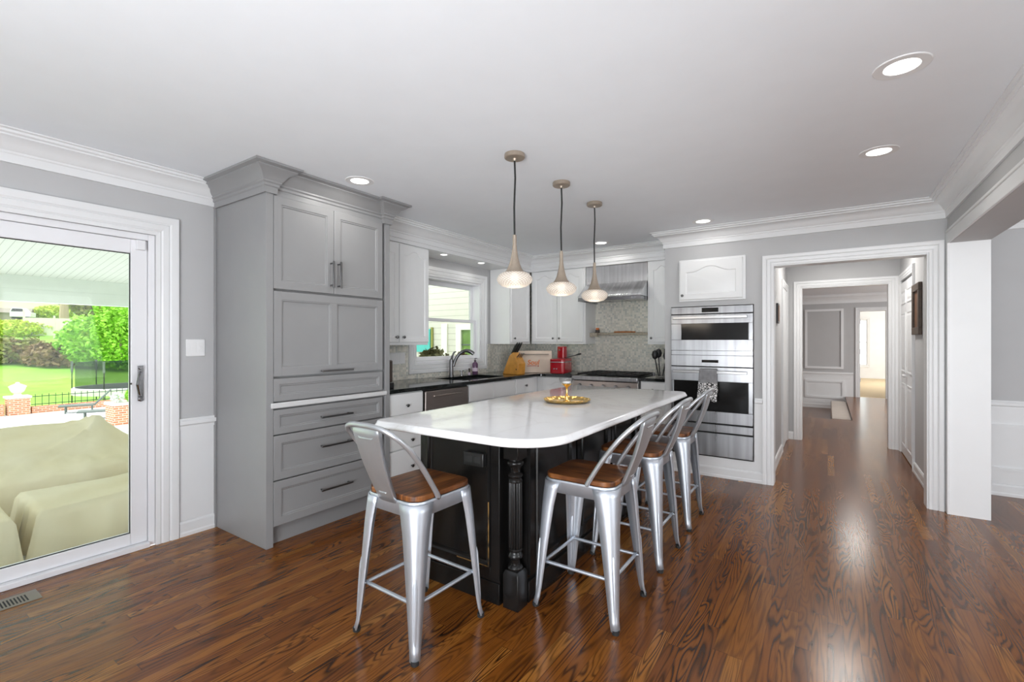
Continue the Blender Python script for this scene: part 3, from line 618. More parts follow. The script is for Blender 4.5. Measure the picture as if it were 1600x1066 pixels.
def gfront(name, y0, y1, z0, z1, split=False, prof=SHK):
    M = FR((GX, y0, z0), '+X')
    if not split: return MB(M).front(y1 - y0, z1 - z0, prof, 2).build(name, GC, pc, .0012)
    W_, H_ = y1 - y0, z1 - z0; q = MB(M); fw = .052; md = .05
    q.box(0, fw, 0, .02, 0, H_).box(W_ - fw, W_, 0, .02, 0, H_).box(fw, W_ - fw, 0, .02, 0, fw).box(fw, W_ - fw, 0, .02, H_ - fw, H_).box(W_ / 2 - md / 2, W_ / 2 + md / 2, 0, .02, fw, H_ - fw)
    o = q.build(name, GC, pc, .0012)
    pw = W_ / 2 - md / 2 - fw
    for u in (fw, W_ / 2 + md / 2):
        MB(FR((GX, y0 + u, z0 + fw), '+X')).front(pw, H_ - 2 * fw, [(0, .018, 0), (0, .004, 0), (.008, .005, 0), (.012, .011, 0)], 2).build('panel', GC, o)
    return o
def bar_pull(M, u0, u1, z, par, vert=False, stand=.032, r=.0058):
    q = MB(M)
    if vert: q.box(u0 - .006, u0 + .006, -stand - .010, -stand, z[0], z[1]).box(u0 - .005, u0 + .005, -stand, 0, z[0] + .012, z[0] + .022).box(u0 - .005, u0 + .005, -stand, 0, z[1] - .022, z[1] - .012)
    else: q.box(u0, u1, -stand - .010, -stand, z - .006, z + .006).box(u0 + .014, u0 + .024, -stand, 0, z - .005, z + .005).box(u1 - .024, u1 - .014, -stand, 0, z - .005, z + .005)
    return q.build('handle', 'handle_metal', par, .0015)
ym = 2.039
o = gfront('door', fy0, ym - .0015, 1.632, 2.222); bar_pull(FR((GX, 0, 0), '+X'), ym - .028, 0, (1.672, 1.86), o, True)
o = gfront('door', ym + .0015, fy1, 1.632, 2.222); bar_pull(FR((GX, 0, 0), '+X'), ym + .032, 0, (1.672, 1.86), o, True)
o = gfront('lift_door', fy0, fy1, 1.075, 1.617, True); bar_pull(FR((GX, 0, 0), '+X'), 1.92, 2.175, 1.094, o)
SHD = [(0, .020, 0), (0, .002, 0), (.002, 0, 0), (.036, 0, 0), (.039, .005, 0), (.046, .005, 0), (.050, .011, 0)]
gfront('drawer', fy0, fy1, .916, 1.060, prof=SHD)
MB().box(XL + .1, GX + .010, GY0 + .03, GY1 - .036, .874, .907).build('ledge', 'grey_ledge', pc, .004, label='pale ledge strip')
o = gfront('drawer', fy0, fy1, .706, .862, prof=SHD); bar_pull(FR((GX, 0, 0), '+X'), 1.918, 2.172, .778, o)
o = gfront('drawer', fy0, fy1, .416, .697); bar_pull(FR((GX, 0, 0), '+X'), 1.918, 2.172, .578, o)
o = gfront('drawer', fy0, fy1, .126, .408); bar_pull(FR((GX, 0, 0), '+X'), 1.918, 2.172, .278, o)
# ------------------------------------------------------------------ white wall cabinets
ARCH = [(0, .020, 0), (0, .003, 0), (.003, 0, 0), (.050, 0, .045), (.054, .006, .045), (.062, .006, .045), (.082, .001, .040)]
def knob(M, u, z, par):
    MB(M @ Matrix.Translation((u, 0, z))).lathe([(.005, 0), (.005, -.012), (.010, -.014), (.0135, -.020), (.013, -.026), (.006, -.030)], (0, 0, 0), 12, 'y').build('knob', 'knob_metal', par, smooth=True)
def wdoor(M, u0, u1, z0, z1, par, kn=None, prof=ARCH, name='door', n=14):
    o = MB(M @ Matrix.Translation((u0, -.020, z0))).front(u1 - u0, z1 - z0, prof, n).build(name, 'white_cabinet', par, .0012)
    if kn: knob(M @ Matrix.Translation((0, -.020, 0)), kn[0], kn[1], o)
    return o
WC = 'white_cabinet'
UF = -3.249   # face-frame plane of the left uppers
c = thing('wall_cabinet', 'white two-door wall cabinet between the grey cabinet and the window', 'wall cabinet', (XL, 2.55, 1.262))
MB().box(XL + .009, UF, 2.549, 3.342, 1.262, 2.199).build('cabinet_body', WC, c, .002)
M = FR((UF, 0, 0), '+X'); wdoor(M, 2.575, 2.952, 1.288, 2.188, c, (2.915, 1.336)); wdoor(M, 2.960, 3.334, 1.288, 2.188, c, (2.998, 1.336))
c = thing('wall_cabinet', 'white single-door corner wall cabinet right of the window', 'wall cabinet', (XL, 4.75, 1.262))
MB().box(XL + .009, UF, 4.765, 5.238, 1.262, 2.199).build('cabinet_body', WC, c, .002)
M = FR((UF, 0, 0), '+X'); wdoor(M, 4.785, 5.195, 1.288, 2.188, c, (4.828, 1.333))
RF = 5.24
c = thing('wall_cabinet', 'white double-door wall cabinet left of the range hood', 'wall cabinet', (-2.8, YR, 1.262))
MB().box(-3.225, -2.452, RF, YR - .009, 1.262, 2.199).build('cabinet_body', WC, c, .002)
M = FR((0, RF, 0), '-Y'); wdoor(M, -3.195, -2.842, 1.288, 2.188, c, (-2.885, 1.333)); wdoor(M, -2.836, -2.478, 1.288, 2.188, c, (-2.795, 1.333))
c = thing('wall_cabinet', 'narrow white wall cabinet between the hood and the oven wall', 'wall cabinet', (-1.5, YR, 1.262))
MB().box(-1.685, -1.373, RF, YR - .009, 1.262, 2.199).build('cabinet_body', WC, c, .002)
wdoor(M, -1.665, -1.385, 1.288, 2.188, c, (-1.635, 1.333))
c = thing('wall_cabinet', 'white arched-panel cabinet door above the double ovens', 'wall cabinet', (-.93, YB, 1.69))
MB().box(-1.225, -.628, YB - .022, YB - .001, 1.688, 2.098).build('cabinet_frame', WC, c, .003)
wdoor(FR((0, YB - .022, 0), '-Y'), -1.212, -.652, 1.705, 2.08, c, (-1.185, 1.745), [(0, .020, 0), (0, .003, 0), (.003, 0, 0), (.055, 0, .052), (.060, .007, .052), (.068, .007, .052), (.088, .001, .048)], n=20)
# ------------------------------------------------------------------ base cabinets
CT, CB = .907, .874
BX = -2.935   # face of left base cabinets
SLAB = [(0, .019, 0), (0, .003, 0), (.004, 0, 0)]
def base_cab(label, M, u0, u1, depth, fronts, group=None):
    """fronts: (name, u0, u1, z0, z1, knob or None)"""
    o = thing('base_cabinet', label, 'base cabinet', tuple(M @ Vector(((u0 + u1) / 2, depth, 0))))
    tb = .66 if 'sink base' in label else CB - .001
    q = MB(M).box(u0, u1, 0, depth, .10, tb)
    if tb < .7: q.box(u0, u1, 0, .018, tb, CB - .001)
    q.box(u0, u1, .06, depth, 0, .10).build('cabinet_body', WC, o, .001)
    for nm, a, b_, z0, z1, kn in fronts:
        wdoor(M, a, b_, z0, z1, o, kn, SLAB if z1 - z0 < .3 else ARCH, nm, 2 if z1 - z0 < .3 else 14)
    return o
M = FR((BX, 0, 0), '+X'); dp = BX - XL - .01
base_cab('white three-drawer base cabinet beside the grey pantry cabinet', M, 2.549, 2.945, dp, [('drawer', 2.556, 2.938, .690, .864, (2.745, .763)), ('drawer', 2.556, 2.938, .405, .680, (2.80, .47)), ('drawer', 2.556, 2.938, .115, .395, (2.80, .25))])
base_cab('white sink base cabinet with two false fronts', M, 3.565, 4.39, dp, [('false_front', 3.572, 3.974, .70, .866, None), ('false_front', 3.980, 4.383, .70, .866, None), ('door', 3.572, 3.974, .115, .69, (3.93, .64)), ('door', 3.980, 4.383, .115, .69, (4.02, .64))])
base_cab('white base cabinet with one small drawer at the end of the sink run', M, 4.392, 4.90, dp, [('drawer', 4.402, 4.80, .70, .866, (4.60, .785)), ('door', 4.402, 4.80, .115, .69, (4.45, .64))])
RB = 4.925
M = FR((0, RB, 0), '-Y'); dpr = YR - RB - .01
base_cab('white corner base cabinet left of the range', M, XL + .012, -2.455, dpr, [('door', -2.86, -2.47, .115, .866, (-2.51, .80))])
base_cab('white base cabinet between the range and the ovens', M, -1.662, -1.373, dpr, [('drawer', -1.652, -1.383, .70, .866, (-1.52, .785)), ('door', -1.652, -1.383, .115, .69, (-1.60, .64))])
# dishwasher
o = thing('dishwasher', 'brushed steel dishwasher under the black counter', 'dishwasher', (BX, 3.255, 0))
MB().box(XL + .02, BX, 2.95, 3.56, .10, CB - .003).box(XL + .06, BX - .05, 2.95, 3.56, 0, .10).build('cabinet_body', 'black_plastic', o)
MB().box(BX, BX + .028, 2.962, 3.548, .115, .858).build('door', 'steel_warm', o, .006); MB().box(BX + .028, BX + .040, 3.06, 3.45, .80, .815).build('handle', 'steel_warm', o, .004)
# ------------------------------------------------------------------ black counters with the sink cut out
SX0, SX1, SY0, SY1 = -3.40, -2.99, 3.59, 4.33
CE = -2.895
o = thing('countertop', 'black polished granite counter along the window and into the corner', 'countertop', (XL, 3.9, CB))
m = MB()
x0 = XL + .009
m.box(x0, CE, 2.549, SY0, CB, CT).box(x0, SX0, SY0, SY1, CB, CT).box(SX1, CE, SY0, SY1, CB, CT).box(x0, CE, SY1, 4.80, CB, CT)
m.prism([(x0, 4.80), (CE, 4.80), (-2.865, 4.862), (-2.80, 4.892), (-2.452, 4.892), (-2.452, YR - .009), (x0, YR - .009)], 'z', CB, CT)
m.build('slab', 'black_granite', o, .003)
o = thing('countertop', 'short black granite counter between the range and the oven wall', 'countertop', (-1.52, 5.2, CB))
MB().box(-1.668, -1.372, 4.892, YR - .009, CB, CT).build('slab', 'black_granite', o, .003)
o = thing('kitchen_sink', 'undermount steel sink set in the black counter', 'sink', (-3.2, 3.96, .7))
m = MB(); t_ = .012
m.box(SX0, SX1, SY0, SY1, .68, .69).box(SX0 - t_, SX0, SY0 - t_, SY1 + t_, .68, CB - .001).box(SX1, SX1 + t_, SY0 - t_, SY1 + t_, .68, CB - .001).box(SX0, SX1, SY0 - t_, SY0, .68, CB - .001).box(SX0, SX1, SY1, SY1 + t_, .68, CB - .001)
m.build('basin', 'steel', o); MB().lathe([(.001, 0), (.04, 0), (.04, .004), (.001, .004)], (-3.2, 3.96, .69), 16).build('drain', 'chrome_dark', o)
# faucet
o = thing('faucet', 'dark chrome single-lever pull-down faucet behind the sink', 'faucet', (-3.465, 3.93, CT))
fxx, fyy = -3.465, 3.93
MB().lathe([(.030, 0), (.030, .008), (.024, .02), (.022, .10), (.022, .17), (.019, .19), (.001, .195)], (fxx, fyy, CT), 18).build('faucet_body', 'faucet_metal', o, smooth=True)
pth = []; 
for i in range(15):
    a = i / 14; ang = PI * (.02 + .66 * a)
    pth.append((fxx + .02 + .125 * (1 - math.cos(ang)), fyy + .01 + .12 * a, CT + .10 + .20 * math.sin(ang) - .02 * a))
MB().tube(pth, [.018] * 9 + [.019, .020, .022, .023, .023, .021], 12).build('spout', 'faucet_metal', o, smooth=True)
MB().tube([(fxx, fyy, CT + .18), (fxx - .005, fyy + .02, CT + .22), (fxx - .02, fyy + .07, CT + .265), (fxx - .025, fyy + .105, CT + .272)], [.016, .012, .010, .007], 10).build('lever', 'faucet_metal', o, smooth=True)
o = thing('soap_bottle', 'purple liquid soap bottle standing behind the sink', 'soap bottle', (-3.47, 4.36, CT))
q = MB().lathe([(.030, 0), (.033, .01), (.033, .12), (.026, .135), (.012, .145), (.012, .155), (.001, .155)], (-3.47, 4.36, CT), 18); q.build('bottle', 'purple_liquid', o, smooth=True)
MB().lathe([(.0335, .035), (.0345, .036), (.0345, .075), (.0335, .076)], (-3.47, 4.36, CT), 18).build('label_band', 'label_white', o, smooth=True)
MB().lathe([(.014, .155), (.014, .165), (.004, .167), (.004, .185), (.001, .185)], (-3.47, 4.36, CT), 12).box(-3.475, -3.44, 4.356, 4.364, CT + .183, CT + .190).build('pump', 'black_plastic', o, smooth=True)
o = thing('soap_dispenser', 'small chrome deck-mounted soap dispenser behind the sink', 'dispenser', (-3.46, 4.10, CT))
MB().lathe([(.02, 0), (.02, .006), (.012, .01), (.012, .045), (.022, .047), (.022, .055), (.001, .058)], (-3.46, 4.10, CT), 16).build('dispenser_body', 'chrome_dark', o, smooth=True)
MB().tube([(-3.46, 4.10, CT + .05), (-3.42, 4.10, CT + .056), (-3.395, 4.10, CT + .045)], .006, 8).build('nozzle', 'chrome_dark', o, smooth=True)
o = thing('scrub_brush', 'short brown-handled scrub brush standing between dispenser and soap bottle', 'brush', (-3.46, 4.24, CT))
MB().lathe([(.016, 0), (.02, .02), (.018, .028), (.001, .03)], (-3.46, 4.24, CT), 14).build('bristles', 'label_white', o, smooth=True); MB().lathe([(.006, .028), (.008, .05), (.012, .07), (.001, .078)], (-3.46, 4.24, CT), 12).build('handle', 'dark_brown', o, smooth=True)
o = thing('coffee_machine', 'slim dark brown appliance in the shade of the grey cabinet on the counter', 'appliance', (-3.06, 2.62, CT))
MB().box(-3.30, -2.99, 2.56, 2.668, CT + .05, CT + .235).build('housing', 'dark_brown', o, .012, seg=3); MB().box(-3.31, -2.98, 2.555, 2.672, CT, CT + .05).build('base', 'black_plastic', o, .006); MB().box(-3.25, -3.04, 2.575, 2.655, CT + .235, CT + .25).build('lid', 'black_plastic', o, .005)
o = thing('wall_outlet', 'white outlet plate on the mosaic left of the window', 'outlet', (XL + .009, 3.2, 1.12))
MB(FR((XL + .009, 0, 0), '+X')).box(3.10, 3.32, -.007, 0, 1.07, 1.185).build('plate', 'white_plastic', o, .003); MB(FR((XL + .009, 0, 0), '+X')).box(3.13, 3.17, -.010, -.007, 1.09, 1.165).build('rocker', 'white_plastic', o, .002); MB(FR((XL + .009, 0, 0), '+X')).box(3.24, 3.28, -.010, -.007, 1.09, 1.165).build('rocker', 'white_plastic', o, .002)
o = thing('light_switch', 'white double light switch plate beside the patio door', 'light switch', (XL, 1.43, 1.25))
Ms = FR((XL, 0, 0), '+X'); MB(Ms).box(1.373, 1.488, -.007, 0, 1.197, 1.312).build('plate', 'white_plastic', o, .003)
for u in (1.398, 1.443):
    r_ = MB(Ms).box(u, u + .034, -.0085, -.007, 1.222, 1.288).build('rocker', 'white_plastic', o, .001)
    if u > 1.42: MB(Ms).box(u + .010, u + .024, -.013, -.0085, 1.245, 1.265).build('paddle', 'white_plastic', r_, .001)
# ------------------------------------------------------------------ things on the corner counter
kx, ky = -3.05, 4.60
o = thing('knife_block', 'wooden knife block full of steel-handled knives on the corner counter', 'knife block', (kx, ky, CT), math.radians(-12)); ORG[o.name] = Vector()
MB().prism([(-.135, 0), (.075, 0), (.085, .105), (.01, .215), (-.04, .18)], 'y', -.055, .055).build('block', 'knife_wood', o, .005)
MB().prism([(-.03, .003), (.07, .003), (.078, .10), (.042, .148)], 'y', -.0575, -.055).build('side_label', 'knife_wood', o, .001)
for i, (u, v) in enumerate([(-.028, -.032), (-.028, 0), (-.028, .032), (-.008, -.032), (-.008, 0), (-.008, .032)]):
    bx, bz = u, .20 + (u + .028) * .75
    kn = MB().tube([(bx, v, bz), (bx + .035, v, bz + .050), (bx + .058, v, bz + .083)], [.009, .0095, .008], 8).build('knife', 'black_plastic', o, smooth=True)
    MB().tube([(bx + .060, v, bz + .086), (bx + .064, v, bz + .092)], .0085, 8).build('pommel', 'steel', kn, smooth=True)
for v in (-.03, 0, .03): MB().tube([(.045, v, .165), (.085, v, .205)], .006, 8).build('knife', 'steel', o, smooth=True)
MB().box(.052, .066, -.0585, -.0573, .045, .057).build('slot', 'black_plastic', o)
o.scale = (1.22, 1.1, 1.22)
o = thing('bread_box', 'pale wooden box with an orange emblem between knife block and red toaster', 'bread box', (-3.0, 4.96, CT), math.radians(33)); ORG[o.name] = Vector()
MB().prism([(0, 0), (-.0, .012), (.064, .262), (.08, .27), (.15, .27), (.15, 0)], 'x', -.25, .21).build('box', 'tray_wood', o, .004)
MB().box(-.21, .17, .030, .0585, .224, .230).build('slot', 'dark_brown', o)
Mb = Matrix(((1, 0, 0, 0), (0, .968, .25, 0), (0, -.25, .968, 0), (0, 0, 0, 1)))
def face_pt(u, z): return (u, z * .2583 - .0035 - .0015, z)
ftx = bpy.data.curves.new('lettering', 'FONT'); ftx.body = 'Soul'; ftx.size = .085; ftx.align_x = 'CENTER'; ftx.extrude = .001; ftx.shear = .2; ftx.offset = .0015
tmp = bpy.data.objects.new('lettering_curve', ftx); COL.objects.link(tmp); bpy.context.view_layer.update()
tme = bpy.data.meshes.new_from_object(tmp.evaluated_get(bpy.context.evaluated_depsgraph_get())); bpy.data.objects.remove(tmp); bpy.data.curves.remove(ftx)
tme.name = 'lettering'; tme.materials.clear(); tme.materials.append(MATS['letter_orange'])
to = bpy.data.objects.new('lettering', tme); COL.objects.link(to); to.parent = o; to.location = face_pt(-.025, .10); to.rotation_euler = (PI / 2 - .2527, 0, 0)
q = MB(); q.loft([[face_pt(-.105, .080), face_pt(-.10, .087), face_pt(.02, .090), face_pt(.02, .083)], [tuple(a + b for a, b in zip(face_pt(*p), (0, -.002, 0))) for p in ((-.105, .080), (-.10, .087), (.02, .090), (.02, .083))]])
q.loft([[face_pt(.03, .076), face_pt(.03, .090), face_pt(.045, .090), face_pt(.045, .076)], [tuple(a + b for a, b in zip(face_pt(*p), (0, -.002, 0))) for p in ((.03, .076), (.03, .090), (.045, .090), (.045, .076))]])
q.build('lettering_line', 'letter_red', o)
o = thing('toaster', 'glossy red long-slot toaster with a steel band on the corner counter', 'toaster', (-2.635, 4.955, CT), math.radians(10)); ORG[o.name] = Vector()
def rrect(x0, x1, y0, y1, r, n=5):
    out = []
    for cx, cy, a0 in ((x1 - r, y0 + r, -PI / 2), (x1 - r, y1 - r, 0), (x0 + r, y1 - r, PI / 2), (x0 + r, y0 + r, PI)):
        for i in range(n + 1): a = a0 + PI / 2 * i / n; out.append((cx + r * math.cos(a), cy + r * math.sin(a)))
    return out
MB().prism(rrect(-.09, .09, -.17, .17, .035), 'z', .012, .185).build('body', 'red_enamel', o, .012, seg=3)
MB().prism(rrect(-.092, .092, -.172, .172, .037), 'z', .142, .152).build('trim_band', 'steel', o, .001)
MB().prism(rrect(-.08, .08, -.16, .16, .03), 'z', 0, .012).build('base', 'black_plastic', o)
MB().box(-.055, -.02, -.13, .13, .182, .186).box(.02, .055, -.13, .13, .182, .186).build('slots', 'black_plastic', o)
for u in (-.03, .0): MB().lathe([(.008, 0), (.008, -.012), (.001, -.013)], (u, -.17, .07), 10, 'y').build('knob', 'steel', o, smooth=True)
o = thing('pepper_mill', 'tall dark red mill standing behind the red toaster', 'mill', (-2.735, 5.18, CT))
MB().prism(rrect(-2.785, -2.685, 5.12, 5.22, .025), 'z', CT, CT + .325).build('body', 'red_enamel', o, .010, seg=3); MB().ball((-2.745, 5.117, CT + .28), .010, 10).build('button', 'steel', o, smooth=True)
o = thing('frying_spatula', 'black-handled spatula lying across the red toaster', 'utensil', (-2.56, 5.02, CT + .19))
MB().tube([(-2.58, 4.95, CT + .192), (-2.50, 5.05, CT + .222), (-2.475, 5.09, CT + .235)], [.004, .005, .009], 8).tube([(-2.475, 5.09, CT + .235), (-2.455, 5.12, CT + .238)], [.011, .007], 8).build('handle', 'black_plastic', o, smooth=True)
# ------------------------------------------------------------------ range, hood, shelf
RX0, RX1 = -2.447, -1.672
o = thing('range_cooker', 'stainless gas range with black grates under the hood', 'range', ((RX0 + RX1) / 2, 5.2, 0))
MB().box(RX0, RX1, 4.90, YR - .012, .10, .895).build('range_body', 'steel', o, .003)
MB().box(RX0 + .03, RX1 - .03, 4.95, YR - .03, 0, .10).build('toe_kick', 'black_plastic', o)
MB().box(RX0, RX1, 4.852, 4.90, .855, .905).build('front_bar', 'steel', o, .008, seg=3)
pn = MB().box(RX0, RX1, 4.866, 4.90, .745, .85).build('control_panel', 'steel_warm', o, .003)
for i in range(5): MB().lathe([(.022, 0), (.022, -.018), (.017, -.03), (.001, -.03)], (RX0 + .10 + i * .144, 4.866, .797), 16, 'y').build('knob', 'steel', pn, smooth=True)
dr = MB().box(RX0 + .005, RX1 - .005, 4.872, 4.90, .19, .735).build('oven_door', 'steel', o, .004); MB().tube([(RX0 + .06, 4.83, .69), (RX1 - .06, 4.83, .69)], .012, 10).tube([(RX0 + .10, 4.83, .69), (RX0 + .10, 4.872, .69)], .008).tube([(RX1 - .10, 4.83, .69), (RX1 - .10, 4.872, .69)], .008).build('handle', 'steel', dr, smooth=True)
MB().box(RX0 + .12, RX1 - .12, 4.869, 4.872, .30, .60).build('window', 'black_enamel', dr)
ck = MB().box(RX0 + .02, RX1 - .02, 4.93, YR - .03, .895, .902).build('cooktop', 'black_enamel', o)
gw = (RX1 - RX0 - .06) / 3
for i in range(3):
    a0 = RX0 + .03 + i * gw; a1 = a0 + gw - .006; q = MB()
    for y in (4.945, 5.08, 5.215, 5.35, 5.49): q.box(a0, a1, y, y + .014, .915, .932)
    for x in (a0, (a0 + a1) / 2 - .006, a1 - .013): q.box(x, x + .013, 4.945, 5.504, .912, .930)
    for x in (a0, a1 - .013):
        for y in (4.945, 5.49): q.box(x, x + .013, y, y + .014, .902, .915)
    q.build('grate', 'black_metal', o, .002)
    for y in (5.08, 5.36): MB().lathe([(.045, 0), (.045, .006), (.03, .008), (.03, .012), (.001, .012)], ((a0 + a1) / 2, y, .902), 16).build('burner', 'black_metal', o, smooth=True)
MB().box(RX1 - .07, RX1 - .02, 5.50, YR - .02, .902, .93).build('vent_trim', 'steel', o)
o = thing('range_hood', 'stainless steel wall hood with sloped canopy over the range', 'range hood', (-2.07, YR, 1.78))
HL, HR = -2.446, -1.690
MB().box(HL, HR, 5.245, YR - .009, 1.985, 2.198).build('duct_box', 'steel_vertical', o, .002)
MB().prism([(5.02, 1.805), (5.02, 1.825), (5.235, 1.985), (YR - .009, 1.985), (YR - .009, 1.80)], 'x', HL, HR).build('canopy', 'steel_vertical', o, .002)
MB().box(HL, HR, 5.02, 5.04, 1.765, 1.803).box(HL, HL + .02, 5.04, YR - .009, 1.765, 1.799).box(HR - .02, HR, 5.04, YR - .009, 1.765, 1.799).build('lip', 'chrome_dark', o, .001)
q = MB()
for i in range(3): q.box(HL + .03 + i * .235, HL + .25 + i * .235, 5.06, 5.50, 1.778, 1.797)
q.build('filters', 'chrome_dark', o)
for u in (-1.80, -1.76): MB().lathe([(.009, 0), (.009, -.012), (.001, -.012)], (u, 5.02, 1.785), 10, 'y').build('knob', 'steel', o, smooth=True)
o = tag(MB().box(-2.452, -2.36, 5.36, 5.43, 1.352, 1.40).box(-2.452, -1.687, 5.43, YR - .009, 1.372, 1.40).build('wall_shelf', 'shelf_stone', None, .003), 'narrow stone ledge shelf on the mosaic below the hood', 'shelf')
o = thing('serving_board', 'copper-brown board lying on the ledge shelf under the hood', 'board', (-2.05, 5.48, 1.40))
MB().box(-2.17, -1.95, 5.44, 5.535, 1.4005, 1.418).build('board', 'board_wood', o, .006); MB().tube([(-1.95, 5.49, 1.409), (-1.915, 5.49, 1.409)], .008, 8).build('handle', 'board_wood', o, smooth=True)
o = thing('spice_jar', 'small amber jar at the end of the ledge shelf', 'jar', (-2.40, 5.48, 1.40))
MB().prism(rrect(-2.42, -2.375, 5.455, 5.50, .008), 'z', 1.4005, 1.44).build('jar', 'dark_brown', o, .003); MB().prism(rrect(-2.415, -2.38, 5.46, 5.495, .008), 'z', 1.44, 1.465).build('lid', 'letter_orange', o, .003)
o = thing('utensil_holder', 'clear glass utensil holder on the short counter by the ovens', 'utensil holder', (-1.50, 5.10, CT))
ux, uy = -1.50, 5.10
MB().lathe([(.048, 0), (.052, .004), (.052, .15), (.049, .15), (.049, .008), (.001, .008)], (ux, uy, CT), 20).build('jar', 'clear_glass', o, smooth=True)
for i, (dx, dy, h, kind, lb) in enumerate([(-.02, -.02, .245, 'spoon', 'black slotted spoon leaning left out of the glass utensil holder'), (.03, -.01, .27, 'turner', 'black turner standing upright in the glass utensil holder'), (.02, .025, .235, 'ladle', 'dark ladle at the back of the glass utensil holder'), (-.015, .025, .26, 'spoon', 'dark round spoon standing tallest in the glass utensil holder')]):
    u = thing('cooking_' + kind, lb, 'utensil', (ux, uy, CT + .01))
    tx, ty = ux + dx * 2.4, uy + dy * 2.0
    MB().tube([(ux + dx * .8, uy + dy * .8, CT + .012), (tx, ty, CT + h * .82)], .0065, 8).build('handle', 'black_metal', u, smooth=True)
    if kind == 'turner': MB().box(tx - .03, tx + .03, ty - .003, ty + .003, CT + h * .80, CT + h * 1.15).build('blade', 'black_metal', u, .002)
    else: MB().lathe([(.001, -.055), (.026, -.036), (.036, 0), (.026, .036), (.001, .05)], (tx, ty, CT + h), 14, 'z', lambda a, z: 1.0 if abs(math.cos(a)) > .1 else .9).build('bowl', 'black_metal', u, smooth=True)
# ------------------------------------------------------------------ wall ovens
OW0, OW1 = -1.303, -.567; oy = YB - .018
Mo = FR((0, oy, 0), '-Y')
def oven_front(o, z0, z1, zt0, zt1, zw0, zw1, zh, disp, warm=False):
    MB().box(OW0 + .01, OW1 - .01, YB + .001, YB + .50, z0 + .01, z1 - .01).build('oven_body', 'black_plastic', o)
    cp = MB(Mo).box(OW0, OW1, 0, .03, zt0, zt1).build('control_panel', 'steel', o, .002)
    MB(Mo).box(-1.012, -.862, -.002, 0, disp[0], disp[1]).build('display', 'black_enamel', cp)
    dz1 = zt0 - .008; q = MB(Mo); wx0, wx1 = -1.205 if zw1 - zw0 < .25 else -1.277, -.605
    q.box(OW0, OW1, 0, .026, zw1, dz1).box(OW0, OW1, 0, .026, z0, zw0).box(OW0, wx0, 0, .026, zw0, zw1).box(wx1, OW1, 0, .026, zw0, zw1)
    d = q.build('door', 'steel', o, .002)
    MB(Mo).box(wx0, wx1, .003, .02, zw0, zw1).build('window', 'black_enamel', d)
    hh = MB(Mo); hh.box(-1.275, -.612, -.052, -.036, zh - .013, zh + .013).box(-1.262, -1.242, -.038, 0, zh - .009, zh + .009).box(-.645, -.625, -.038, 0, zh - .009, zh + .009)
    hh.build('handle', 'handle_steel', d, .003)
    MB(Mo).box(OW0 + .004, OW1 - .004, .012, .03, dz1, zt0).build('gap', 'dark_void', o)
o = thing('steam_oven', 'upper built-in steel oven with a narrow black window', 'oven', (-.935, oy, 1.21))
oven_front(o, 1.207, 1.633, 1.565, 1.633, 1.312, 1.470, 1.527, (1.578, 1.620))
MB(Mo).box(OW0 + .004, OW1 - .004, -.001, 0, 1.207, 1.209).build('seam', 'chrome_dark', o)
o = tag(MB(Mo).box(OW0 + .002, OW1 - .002, .006, .03, 1.164, 1.2045).build('oven_trim', 'steel', None), 'brushed steel filler strip between the two wall ovens', 'filler strip')
o = thing('wall_oven', 'lower built-in steel oven with a large black window and a towel on its handle', 'oven', (-.935, oy, .5))
oven_front(o, .515, 1.162, 1.055, 1.162, .625, .912, 1.003, (1.092, 1.118))
o = thing('warming_drawer', 'steel warming drawer at the bottom of the oven stack', 'warming drawer', (-.935, oy, .19))
MB().box(OW0 + .01, OW1 - .01, YB + .001, YB + .50, .20, .505).build('drawer_body', 'black_plastic', o)
MB(Mo).box(OW0, OW1, 0, .026, .430, .500).build('upper_rail', 'steel', o, .002)
MB(Mo).box(OW0, OW1, 0, .026, .200, .415).build('drawer_front', 'steel', o, .002)
MB(Mo).box(OW0 + .003, OW1 - .003, .008, .03, .190, .514).build('gap', 'dark_void', o)
# towel over the lower oven handle
o = thing('dish_towel', 'grey towel with a white floral lower half hanging from the lower oven handle', 'towel', (-.945, oy - .045, 1.02)); ORG[o.name] = Vector()
def towel(side, zbot, name):
    nx, nz = 18, 16; loops = []
    for j in range(nz + 1):
        f = j / nz; z = .004 - f * (.004 - zbot); l = []
        for i in range(nx + 1):
            u = i / nx - .5; wd = .155 + .025 * f
            off = (.016 + .010 * f * (math.sin(u * 19) * .5 + .5)) * side
            l.append((u * wd - .008 * f, off, z + .012 * math.sin(u * 9 + 1) * f))
        loops.append(l)
    if side < 0: return loops
    return loops[::-1]
fr_ = towel(-1, -.285, 'a'); bk_ = towel(1, -.20, 'b')
arc = [[(p[0], .016 * math.cos(a), .004 + .014 * math.sin(a)) for p in fr_[0]] for a in [PI * k / 6 for k in range(1, 6)]]
tw = MB().loft(bk_ + arc + fr_, False, False, False).build('cloth', 'floral_towel', o, smooth=True)
sm = tw.modifiers.new('thickness', 'SOLIDIFY'); sm.thickness = .003; sm.offset = 0
o.location = (-.945, oy - .044, 1.016)
